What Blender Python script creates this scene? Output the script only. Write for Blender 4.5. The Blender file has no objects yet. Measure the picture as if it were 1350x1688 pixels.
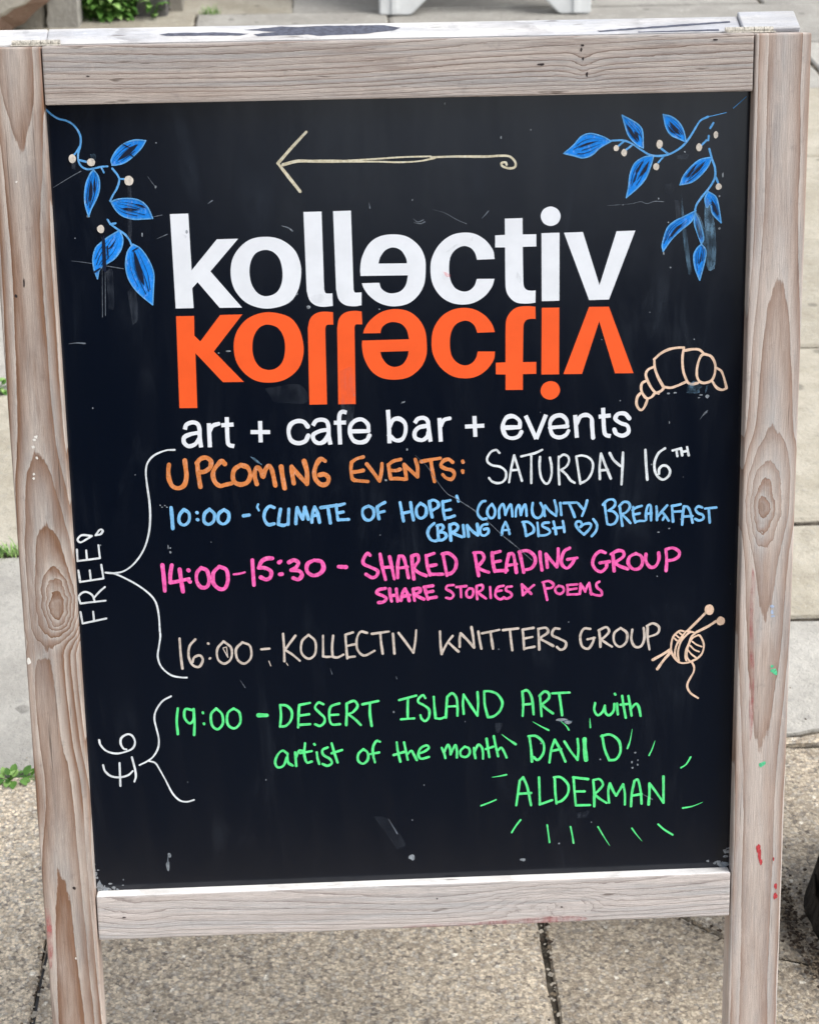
import bpy, bmesh, math, random
from mathutils import Vector, Matrix, noise
from mathutils.geometry import tessellate_polygon
random.seed(7)
scene = bpy.context.scene
COL = scene.collection
RAD = math.radians

# ------------------------------------------------------------------ camera
cam_data = bpy.data.cameras.new('camera')
cam = bpy.data.objects.new('camera', cam_data); COL.objects.link(cam)
cam_data.sensor_fit = 'HORIZONTAL'; cam_data.sensor_width = 36.0; cam_data.lens = 36.0*3200/1350
cam_data.clip_start = 0.05; cam_data.clip_end = 500
RX = Vector((0.99857368, -0.05322196, -0.00422225))
DN = Vector((-0.02951532, -0.48441562, -0.87433995))
FW = Vector((0.04448876, 0.87321757, -0.48529560))
m = Matrix((RX, -DN, -FW)).transposed().to_4x4()
m.translation = Vector((-0.07673155, -1.51211852, 1.54132512))
cam.matrix_world = m
cam_data.dof.use_dof = True; cam_data.dof.focus_distance = 1.73; cam_data.dof.aperture_fstop = 24
scene.camera = cam
# ------------------------------------------------------------------ sky, sun, exposure
SUN_EL, SUN_AZ = RAD(56), RAD(108)
world = bpy.data.worlds.new('World'); scene.world = world; world.use_nodes = True
wn = world.node_tree; bgn = wn.nodes['Background']
sky = wn.nodes.new('ShaderNodeTexSky'); sky.sky_type = 'NISHITA'; sky.sun_disc = False
sky.sun_elevation = SUN_EL; sky.sun_rotation = SUN_AZ; sky.air_density = 1.0; sky.dust_density = 3.0
hsv = wn.nodes.new('ShaderNodeHueSaturation'); hsv.inputs['Saturation'].default_value = 0.30
wn.links.new(sky.outputs[0], hsv.inputs['Color']); wn.links.new(hsv.outputs[0], bgn.inputs['Color'])
bgn.inputs['Strength'].default_value = 0.12
sd = bpy.data.lights.new('sun', 'SUN'); sd.energy = 1.5; sd.angle = RAD(35); sd.color = (1, .97, .92)
sun = bpy.data.objects.new('sun', sd); COL.objects.link(sun)
dirv = Vector((math.sin(SUN_AZ)*math.cos(SUN_EL), math.cos(SUN_AZ)*math.cos(SUN_EL), math.sin(SUN_EL)))
sun.rotation_euler = (-dirv).to_track_quat('-Z', 'Y').to_euler()
scene.view_settings.view_transform = 'Standard'; scene.view_settings.look = 'None'
scene.view_settings.exposure = 0.90; scene.view_settings.gamma = 1

# ------------------------------------------------------------------ node helpers
class NB:
    def __init__(s, name):
        s.mat = bpy.data.materials.new(name); s.mat.use_nodes = True
        s.nt = s.mat.node_tree; s.bsdf = s.nt.nodes['Principled BSDF']
    def put(s, node, i, v):
        if v is None: return
        if hasattr(v, 'is_linked') or isinstance(v, bpy.types.NodeSocket): s.nt.links.new(v, node.inputs[i])
        else: node.inputs[i].default_value = v
    def n(s, t, ins=None, **pr):
        nd = s.nt.nodes.new(t)
        for k, v in pr.items(): setattr(nd, k, v)
        for k, v in (ins or {}).items(): s.put(nd, k, v)
        return nd
    def m(s, op, a, b=None, c=None, clamp=False):
        nd = s.nt.nodes.new('ShaderNodeMath'); nd.operation = op; nd.use_clamp = clamp
        s.put(nd, 0, a); s.put(nd, 1, b); s.put(nd, 2, c)
        return nd.outputs[0]
    def mix(s, f, a, b, mode='MIX'):
        nd = s.nt.nodes.new('ShaderNodeMix'); nd.data_type = 'RGBA'; nd.blend_type = mode
        s.put(nd, 0, f); s.put(nd, 6, a if not isinstance(a, tuple) else (*a, 1)); s.put(nd, 7, b if not isinstance(b, tuple) else (*b, 1))
        return nd.outputs[2]
    def coord(s): return s.n('ShaderNodeTexCoord').outputs['Object']
    def noise(s, vec, scale, detail=3, rough=.55, dist=0, color=False):
        nd = s.n('ShaderNodeTexNoise', {'Vector': vec, 'Scale': scale, 'Detail': detail, 'Roughness': rough, 'Distortion': dist})
        return nd.outputs['Color' if color else 0]
    def scale(s, vec, sx, sy, sz, loc=(0, 0, 0)):
        return s.n('ShaderNodeMapping', {'Vector': vec, 'Scale': (sx, sy, sz), 'Location': loc}).outputs[0]
    def sm(s, v, a, b, lo=0., hi=1.):
        nd = s.n('ShaderNodeMapRange', {0: v, 1: a, 2: b, 3: lo, 4: hi}, interpolation_type='SMOOTHSTEP'); return nd.outputs[0]
    def bump(s, h, strength=.3, dist=.001):
        b = s.n('ShaderNodeBump', {'Height': h, 'Strength': strength, 'Distance': dist}); s.nt.links.new(b.outputs[0], s.bsdf.inputs['Normal'])
    def out(s, color, rough=.6, spec=.4):
        s.put(s.bsdf, 'Base Color', color if not isinstance(color, tuple) else (*color, 1)); s.put(s.bsdf, 'Roughness', rough)
        s.put(s.bsdf, 'Specular IOR Level', spec); return s.mat

def wood(name, axis, x0, prof, k, knots, spacing=.13, lin=0., pale=(.56, .47, .41), brown=(.31, .185, .125), grey=(.44, .42, .41), sharp=1.4,
         amp=1.0, wob=.05, span=1.14, top=.411, seed=0., greyness=.5, x0prof=None, line=.5, stainy=.6):
    """weathered softwood: rings are the level sets of a ridge along the board plus knots"""
    b = NB(name); co = b.coord()
    sp = b.n('ShaderNodeSeparateXYZ', {0: co})
    if axis == 'y': u, v = sp.outputs[0], sp.outputs[1]; st = (1, .06, 1)
    else: u, v = sp.outputs[1], sp.outputs[0]; st = (.06, 1, 1)
    low = b.noise(b.scale(co, *[q*9 for q in ((1, .35, 1) if axis == 'y' else (.35, 1, 1))], loc=(seed, seed*2, 0)), 1.0, 2)
    t = b.m('DIVIDE', b.m('SUBTRACT', top, v), span)
    def curve(pr):
        fc = b.n('ShaderNodeFloatCurve', {1: t}); cu = fc.mapping.curves[0]; pts = cu.points
        while len(pts) < len(pr): pts.new(.5, .5)
        for p, (px, py) in zip(pts, pr): p.location = (px, py); p.handle_type = 'AUTO_CLAMPED'
        fc.mapping.update(); return fc.outputs[0]
    uu = b.m('ADD', b.m('SUBTRACT', u, x0), b.m('MULTIPLY', b.m('SUBTRACT', low, .5), .008))
    if x0prof: uu = b.m('SUBTRACT', uu, b.m('MULTIPLY', b.m('SUBTRACT', curve(x0prof), .5), .05))
    h = b.m('SUBTRACT', curve(prof), b.m('MULTIPLY', b.m('MULTIPLY', uu, uu), k))
    if lin: h = b.m('ADD', h, b.m('MULTIPLY', uu, lin))
    knotmask = None
    kd = b.n('ShaderNodeSeparateColor', {0: b.noise(b.scale(co, 1, 1, 1, loc=(seed, 0, 0)), 62, 3, .6, color=True)})
    for (ku, kv, su, sv, A) in knots:
        du = b.m('ADD', b.m('DIVIDE', b.m('SUBTRACT', u, ku), su), b.m('MULTIPLY', b.m('SUBTRACT', kd.outputs[0], .5), .85))
        dv = b.m('ADD', b.m('DIVIDE', b.m('SUBTRACT', v, kv), sv), b.m('MULTIPLY', b.m('SUBTRACT', kd.outputs[1], .5), .85))
        r2 = b.m('ADD', b.m('MULTIPLY', du, du), b.m('MULTIPLY', dv, dv))
        h = b.m('ADD', h, b.m('MULTIPLY', b.m('POWER', 2.71828, b.m('MULTIPLY', r2, -1.0)), A))
        if A > .1:
            core = b.sm(r2, .07, .02); knotmask = core if knotmask is None else b.m('MAXIMUM', knotmask, core)
    wv = b.noise(b.scale(co, st[0]*170, st[1]*170, 60, loc=(seed*3, 0, 0)), 1.0, 4, .6)
    wv2 = b.noise(co, 130, 3, .6)
    h = b.m('ADD', h, b.m('MULTIPLY', b.m('ADD', b.m('SUBTRACT', wv, .5), b.m('MULTIPLY', b.m('SUBTRACT', wv2, .5), .25)), wob))
    q = b.m('DIVIDE', h, spacing); fr = b.m('FRACT', q)
    lev = b.n('ShaderNodeTexWhiteNoise', {'W': b.m('ADD', b.m('FLOOR', q), seed)}, noise_dimensions='1D').outputs[0]
    patch = b.noise(b.scale(co, st[0]*30, st[1]*70, 20, loc=(seed, 5, seed)), 1.0, 4, .6)
    br = b.m('MULTIPLY', b.m('POWER', b.m('SUBTRACT', 1., fr), sharp), b.sm(fr, 0., .05))
    br = b.m('MULTIPLY', br, b.m('ADD', .70, b.m('MULTIPLY', lev, .35)))
    br = b.m('MULTIPLY', br, b.m('MULTIPLY', b.sm(patch, .25, .62, .35, 1.05), amp), clamp=True)
    ln = b.m('MULTIPLY', b.m('MULTIPLY', b.sm(fr, .0, .03), b.sm(fr, .16, .04)), line)
    fib = b.noise(b.scale(co, st[0]*1300, st[1]*900, 300, loc=(seed, 0, 0)), 1.0, 4, .7)
    fib2 = b.noise(b.scale(co, st[0]*330, st[1]*260, 100, loc=(0, seed, 0)), 1.0, 4, .6)
    spk = b.noise(co, 900, 2, .6)
    weath = b.noise(b.scale(co, st[0]*50, st[1]*120, 30, loc=(seed, seed, 2)), 1.0, 5, .65)
    col = b.mix(b.m('MULTIPLY', b.sm(weath, .40, .66), greyness), pale, grey)
    stain = b.noise(b.scale(co, *((70, 7, 1) if axis == 'y' else (7, 70, 1)), loc=(seed*1.7, seed, 0)), 1.0, 5, .62)
    col = b.mix(b.sm(stain, .50, .74, 0, stainy), col, (brown[0]*.9+.06, brown[1]*.9+.06, brown[2]*.9+.06))
    blot = b.noise(co, 55, 5, .7)
    col = b.mix(b.sm(blot, .56, .74, 0, .45), col, tuple(c*.62 for c in grey))
    col = b.mix(b.sm(blot, .44, .28, 0, .28), col, tuple(min(1, c*1.28) for c in pale))
    col = b.mix(br, col, brown)
    col = b.mix(b.m('MULTIPLY', ln, b.sm(b.noise(b.scale(co, st[0]*120, st[1]*220, 60, loc=(seed, 3, 3)), 1.0, 3), .36, .62, .08, 1.0)), col, tuple(c*.62 for c in brown))
    if knotmask is not None: col = b.mix(b.m('MULTIPLY', knotmask, .5), col, (.25, .15, .10))
    gain = b.m('ADD', b.m('ADD', .36, b.m('MULTIPLY', fib, .50)), b.m('ADD', b.m('MULTIPLY', fib2, .52), b.m('MULTIPLY', spk, .24)))
    col = b.mix(1.0, col, b.n('ShaderNodeCombineColor', {0: gain, 1: gain, 2: gain}).outputs[0], 'MULTIPLY')
    warm = b.noise(b.scale(co, st[0]*60, st[1]*60, 60, loc=(2, seed, 9)), 1.0, 3)
    col = b.mix(b.sm(warm, .55, .75, 0, .35), col, tuple(min(1, c*1.0) for c in (brown[0]*1.35, brown[1]*1.35, brown[2]*1.3)))
    crk = b.noise(b.scale(co, st[0]*420, st[1]*130, 200, loc=(seed*7, 1, 0)), 1.0, 2)
    col = b.mix(b.sm(crk, .67, .76, 0., .7), col, (.09, .065, .05))
    b.bump(b.m('SUBTRACT', b.m('ADD', fib, b.m('MULTIPLY', fib2, .7)), b.m('ADD', b.m('MULTIPLY', ln, .8), b.sm(crk, .66, .76))), .6, .001)
    return b.out(col, b.sm(fib, .2, .8, .62, .85), .3)

def px_t(y): return max(0., min(1., (y-70)/(1930-70.)))     # left stile profile positions were read off along its length
def flat_mat(name, color, rough=.6, spec=.3, var=.12, scale=220, bumpy=.0):
    b = NB(name); co = b.coord(); nz = b.noise(co, scale, 4, .6)
    g = b.sm(nz, .3, .7, 1-var, 1+var*.6)
    col = b.mix(1.0, color, b.n('ShaderNodeCombineColor', {0: g, 1: g, 2: g}).outputs[0], 'MULTIPLY')
    if bumpy: b.bump(nz, bumpy, .001)
    return b.out(col, rough, spec)
def chalk(name, color, var=.22, dim=None):
    b = NB(name); co = b.coord()
    n1 = b.noise(co, 330, 3, .6); n2 = b.noise(co, 60, 2)
    g = b.m('MULTIPLY', b.sm(n1, .3, .72, 1-var, 1.06), b.sm(n2, .3, .7, .84, 1.05))
    col = b.mix(1.0, color, b.n('ShaderNodeCombineColor', {0: g, 1: g, 2: g}).outputs[0], 'MULTIPLY')
    if dim: col = b.mix(b.sm(n1, .45, .75, 0, .5), col, dim)
    n5 = b.noise(b.scale(co, 420, 180, 300), 1.0, 4, .7)
    col = b.mix(b.sm(n5, .54, .70, 0, .45), col, tuple(min(1., .35+c*.65) for c in color))
    n3 = b.noise(b.scale(co, 260, 420, 300), 1.0, 4, .7); n4 = b.noise(co, 38, 2)
    thin = b.m('MULTIPLY', b.sm(n3, .56, .70), b.sm(n4, .42, .60))
    col = b.mix(b.m('MULTIPLY', thin, .55), col, tuple(c*.28+.012 for c in color))
    return b.out(col, .7, .25)

M = {}
M['white_print'] = flat_mat('white_print', (.80, .84, .90), .35, .4, .05, 40)
M['orange_print'] = flat_mat('orange_print', (.93, .115, .022), .35, .4, .05, 40)
M['white_chalk'] = chalk('white_chalk', (.78, .84, .88), .14)
M['orange_chalk'] = chalk('orange_chalk', (.80, .26, .07), .22, (.40, .24, .16))
M['blue_chalk'] = chalk('blue_chalk', (.22, .58, .97), .18, (.26, .42, .70))
M['pink_chalk'] = chalk('pink_chalk', (.98, .12, .48), .2, (.88, .24, .54))
M['cream_chalk'] = chalk('cream_chalk', (.72, .63, .555), .3, (.46, .44, .44))
M['arrow_chalk'] = chalk('arrow_chalk', (.74, .68, .50), .3, (.42, .50, .52))
M['peach_chalk'] = chalk('peach_chalk', (.88, .64, .47), .16, (.86, .58, .50))
M['green_chalk'] = chalk('green_chalk', (.115, .96, .29), .2, (.13, .60, .26))
M['leaf_line'] = chalk('leaf_line', (.12, .42, .86), .2)
M['leaf_fill'] = chalk('leaf_fill', (.008, .28, .97), .2, (.01, .20, .72))
M['berry'] = chalk('berry', (.74, .68, .60), .25)
M['ghost'] = chalk('ghost', (.16, .19, .23), .4)
M['speck'] = chalk('speck', (.30, .34, .38), .4)
M['slit'] = flat_mat('slit', (.006, .012, .035), .35, .4, .2)

def board_mat():
    b = NB('chalkboard_black'); co = b.coord()
    w1 = b.noise(b.scale(co, 26, 5, 10), 1.0, 5, .62, .6)
    w2 = b.noise(co, 9, 3, .6); fine = b.noise(co, 420, 2)
    dust = b.m('MULTIPLY', b.sm(w1, .50, .80), b.sm(w2, .42, .70))
    dust = b.m('ADD', dust, b.sm(fine, .66, .80, 0., .22))
    col = b.mix(b.m('MULTIPLY', dust, .42), (.0012, .0036, .0100), (.036, .048, .068))
    b.bump(b.noise(co, 30, 2), .03, .002)
    return b.out(col, b.sm(w1, .3, .8, .15, .24), .5)
M['board'] = board_mat()
M['smear'] = None
def smear_mat(a, colr=None):
    b = NB('smear'); co = b.coord()
    n1 = b.noise(b.scale(co, 420, 60, 60), 1.0, 3, .6); n2 = b.noise(co, 70, 3)
    al = b.m('MULTIPLY', b.m('MULTIPLY', b.sm(n1, .25, .75, .2, 1.0), b.sm(n2, .3, .65, .15, 1.0)), a)
    b.put(b.bsdf, 'Alpha', al)
    return b.out(colr or ((.17, .31, .45) if a > .3 else (.16, .19, .24)), .8, .1)

# stile grain: profile along the length (top of the sign at 0, foot at 1)
def prof(lst): return [(max(0, min(1, a)), max(.001, min(.999, c))) for a, c in lst]
def vt(v): return (.411-v)/1.14
def mkprof(lst): return prof([(0.0, lst[0][1])]+[(vt(v), c) for v, c in lst if 0 < vt(v) < 1]+[(1.0, lst[-1][1])])
def xprof(lst): return [(a, .5+c/.05) for a, c in [(0., lst[0][1])]+[(vt(v), c) for v, c in lst]+[(1., lst[-1][1])]]
M['stile_knotty'] = wood('stile_knotty', 'y', -.3245, mkprof([(.405, .36), (.322, .26), (.228, .205), (.10, .235), (.070, .26), (.035, .335), (-.0007, .39), (-.022, .44), (-.05, .46), (-.085, .43), (-.105, .33), (-.120, .25), (-.130, .275), (-.16, .295), (-.26, .325), (-.332, .39), (-.48, .45), (-.70, .50)]),
    430, [(-.316, -.077, .0135, .026, .45)], seed=3.1, brown=(.225, .125, .078), pale=(.575, .51, .46), grey=(.37, .345, .33), greyness=.95, sharp=1.05, amp=1.25, stainy=.8, line=.32,
    x0prof=xprof([(.40, .004), (.20, .001), (.07, .0), (-.06, .004), (-.10, .0), (-.14, -.009), (-.20, -.008), (-.26, -.003), (-.33, -.006), (-.6, -.004)]))
M['stile_plain'] = wood('stile_plain', 'y', .3245, mkprof([(.40, .225), (.28, .225), (.22, .245), (.204, .26), (.15, .32), (.071, .39), (.045, .48), (.0, .54), (-.03, .49), (-.06, .44), (-.15, .36), (-.236, .262), (-.30, .225), (-.50, .215)]),
    430, [(.3185, -.005, .0115, .028, .32)], seed=8.4, brown=(.29, .18, .13), sharp=1.2, amp=.95, pale=(.60, .535, .49), grey=(.45, .435, .43), greyness=.85, stainy=.45, line=.34,
    x0prof=xprof([(.40, .001), (.204, .0025), (.07, .0015), (0, -.001), (-.236, .0), (-.5, .0)]))
M['rail_top'] = wood('rail_top', 'x', .380, prof([(0, .3), (.3, .36), (.6, .52), (.8, .56), (1, .52)]), 160, [(.385, .155, .012, .012, .10)], spacing=.085, lin=21., seed=5.2, sharp=3.2, span=.6, top=.3,
    pale=(.50, .44, .40), brown=(.20, .135, .105), grey=(.38, .365, .36), amp=.95, wob=.07, greyness=.9, line=.38)
M['rail_bottom'] = wood('rail_bottom', 'x', -.385, prof([(0, .35), (.25, .45), (.45, .5), (.7, .4), (1, .3)]), 200, [(-.386, .125, .012, .05, -.35), (-.392, -.262, .02, .03, .09)], spacing=.085, lin=14., seed=11.7, sharp=3.6, span=.6, top=.3,
    pale=(.60, .55, .525), brown=(.32, .27, .255), grey=(.47, .465, .47), amp=.75, wob=.06, greyness=.9, line=.40, stainy=.25)
M['back_wood'] = wood('back_wood', 'x', .40, prof([(0, .3), (.5, .5), (1, .35)]), 100, [], spacing=.085, lin=13., seed=2.7, sharp=5., span=.6, top=.3,
    pale=(.64, .63, .62), brown=(.36, .35, .36), grey=(.46, .48, .53), amp=.8, greyness=1.0, line=.3, stainy=.7)
M['skylit_white_edge'] = wood('skylit_white_edge', 'x', -.36, prof([(0, .3), (.5, .5), (1, .35)]), 100, [], spacing=.085, lin=13., seed=4.1, sharp=5., span=.6, top=.3,
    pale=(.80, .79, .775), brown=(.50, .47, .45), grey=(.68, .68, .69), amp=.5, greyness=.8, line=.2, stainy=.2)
M['hinge'] = flat_mat('hinge_metal', (.50, .47, .41), .5, .5, .45, 500)
M['slate_paint'] = flat_mat('slate_paint', (.10, .108, .145), .6, .3, .3, 300)
M['red_paint'] = flat_mat('red_paint', (.52, .06, .07), .6, .3, .4, 500)
M['pink_stain'] = None
M['white_fleck'] = flat_mat('white_fleck', (.82, .80, .76), .6, .3, .1)
M['mint_fleck'] = flat_mat('mint_fleck', (.12, .62, .32), .6, .3, .3, 600)
M['sky_fleck'] = flat_mat('sky_fleck', (.42, .52, .70), .6, .3, .2)
M['grime'] = flat_mat('grime', (.25, .27, .29), .8, .2, .5, 900)
M['dark_fleck'] = flat_mat('dark_fleck', (.04, .03, .03), .7, .2, .2)

# ------------------------------------------------------------------ mesh helpers
def link(name, bm, mat, parent=None, smooth=False):
    me = bpy.data.meshes.new(name); bm.normal_update(); bm.to_mesh(me); bm.free()
    for mm in (mat if isinstance(mat, (list, tuple)) else [mat]): me.materials.append(mm)
    if smooth:
        for p in me.polygons: p.use_smooth = True
    o = bpy.data.objects.new(name, me); COL.objects.link(o)
    if parent: o.parent = parent
    return o
def tag(o, label=None, cat=None, group=None, kind=None):
    if label: o['label'] = label
    if cat: o['category'] = cat
    if group: o['group'] = group
    if kind: o['kind'] = kind
    return o
def empty(name, loc=(0, 0, 0)):
    o = bpy.data.objects.new(name, None); COL.objects.link(o); o.location = loc; o.empty_display_size = .1
    return o
def hexa(bm, p):
    """8 corners: bottom ring 0-3, top ring 4-7"""
    vs = [bm.verts.new(q) for q in p]
    for f in ((3, 2, 1, 0), (4, 5, 6, 7), (0, 1, 5, 4), (1, 2, 6, 5), (2, 3, 7, 6), (3, 0, 4, 7)): bm.faces.new([vs[i] for i in f])
    return vs
def box_bm(x0, x1, y0, y1, z0, z1, bev=.0015, seg=2):
    bm = bmesh.new()
    hexa(bm, [(x0, y0, z0), (x1, y0, z0), (x1, y1, z0), (x0, y1, z0), (x0, y0, z1), (x1, y0, z1), (x1, y1, z1), (x0, y1, z1)])
    bmesh.ops.recalc_face_normals(bm, faces=bm.faces)
    if bev: bmesh.ops.bevel(bm, geom=bm.edges[:], offset=bev, segments=seg, affect='EDGES', profile=.6)
    return bm
def parse(s):
    out = []
    for t in s.split():
        c = t.endswith('!'); x, y = t.rstrip('!').split(','); out.append((float(x)/1000, float(y)/1000, c))
    return out
def catmull(P, closed=False, n=7):
    out = []; N = len(P)
    if N == 2: return [P[0], P[1]]
    rng = range(N if closed else N-1)
    for i in rng:
        if closed: p0, p1, p2, p3 = P[(i-1) % N], P[i], P[(i+1) % N], P[(i+2) % N]
        else: p1, p2 = P[i], P[i+1]; p0 = P[i-1] if i else p1*2-p2; p3 = P[i+2] if i+2 < N else p2*2-p1
        for k in range(n):
            t = k/n
            out.append(.5*((2*p1)+(p2-p0)*t+(2*p0-5*p1+4*p2-p3)*t*t+(3*p1-p0-3*p2+p3)*t**3))
    if not closed: out.append(P[-1])
    return out
def runs(s):
    """split a stroke at its sharp corners"""
    P = parse(s); cur = []; out = []
    for i, (x, y, c) in enumerate(P):
        cur.append(Vector((x, y)))
        if c and 0 < i < len(P)-1: out.append(cur); cur = [Vector((x, y))]
    out.append(cur); return [r for r in out if len(r) > 1]
def outline(s, n=6):
    """closed outline with sharp corners where marked"""
    P = parse(s); N = len(P); cs = [i for i in range(N) if P[i][2]]
    V = [Vector((p[0], p[1])) for p in P]
    if not cs: return catmull(V, True, n)
    out = []
    for a, i in enumerate(cs):
        j = cs[(a+1) % len(cs)]; L = (j-i) % N or N
        seg = [V[(i+k) % N] for k in range(L+1)]
        out += catmull(seg, False, n)[:-1]
    return out
RZ = [0]
def ribbon(bm, pts, w, flags='', z=0.0):
    RZ[0] = (RZ[0]+1) % 14; z += RZ[0]*3e-5
    d = [pts[0]]
    for p in pts[1:]:
        if (p-d[-1]).length > 2e-4: d.append(p)
    pts = d
    if len(pts) < 2: pts = [pts[0], pts[0]+Vector((.0006, 0))]
    n = len(pts); ph = random.random()*50; prev = None; hw = w/1000/2
    if n < 6:
        pts = [pts[0].lerp(pts[-1], i/8) for i in range(9)] if n == 2 else pts; n = len(pts)
    T = []
    for i in range(n):
        t = (pts[min(i+1, n-1)]-pts[max(i-1, 0)]); T.append(t.normalized() if t.length > 1e-9 else Vector((1, 0)))
    if 'f' in flags:
        pass
    first = last = None
    for i, p in enumerate(pts):
        k = i/(n-1); r = hw
        if 'f' not in flags: r *= 1+.28*noise.noise(Vector((k*len(pts)*.12+ph, ph, 0)))
        if 't' in flags: r *= .25+.75*min(1, k*1.2)
        nrm = Vector((-T[i].y, T[i].x))*r; zz = z+k*2.5e-5
        cur = (bm.verts.new((p.x+nrm.x, p.y+nrm.y, zz)), bm.verts.new((p.x-nrm.x, p.y-nrm.y, zz)))
        if prev: bm.faces.new((prev[0], prev[1], cur[1], cur[0]))
        prev = cur
        if i == 0: first = (cur, T[0], r, p, zz)
        last = (cur, T[i], r, p, zz)
    if 'f' in flags: return
    for (cur, t, r, p, zz), sg in ((first, -1), (last, 1)):
        a0 = math.atan2(t.y, t.x); fan = []
        for j in range(1, 6):
            an = a0+sg*(math.pi/2) - sg*math.pi*j/6 if sg == 1 else a0+math.pi/2+math.pi*j/6
            fan.append(bm.verts.new((p.x+math.cos(an)*r, p.y+math.sin(an)*r, zz)))
        ring = [cur[0]]+fan+[cur[1]]
        bm.faces.new(ring if sg == -1 else ring[::-1])
def fill(bm, out, holes=(), z=0.0):
    loops = [[Vector((p.x, p.y, 0)) for p in L] for L in [out]+list(holes)]
    flat = [p for L in loops for p in L]
    vs = [bm.verts.new((p.x, p.y, z)) for p in flat]
    for t in tessellate_polygon(loops):
        try: bm.faces.new([vs[i] for i in t])
        except ValueError: pass
def ellipse(bm, x, y, rx, ry, z, n=14, wob=.12):
    ph = random.random()*20
    vs = []
    for i in range(n):
        a = 2*math.pi*i/n; k = 1+wob*noise.noise(Vector((math.cos(a)*1.3+ph, math.sin(a)*1.3, ph)))
        vs.append(bm.verts.new((x+rx*math.cos(a)*k, y+ry*math.sin(a)*k, z)))
    bm.faces.new(vs)
def up(bm):
    for f in bm.faces:
        f.normal_update()
        if f.normal.z < 0: f.normal_flip()
    return bm

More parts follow.
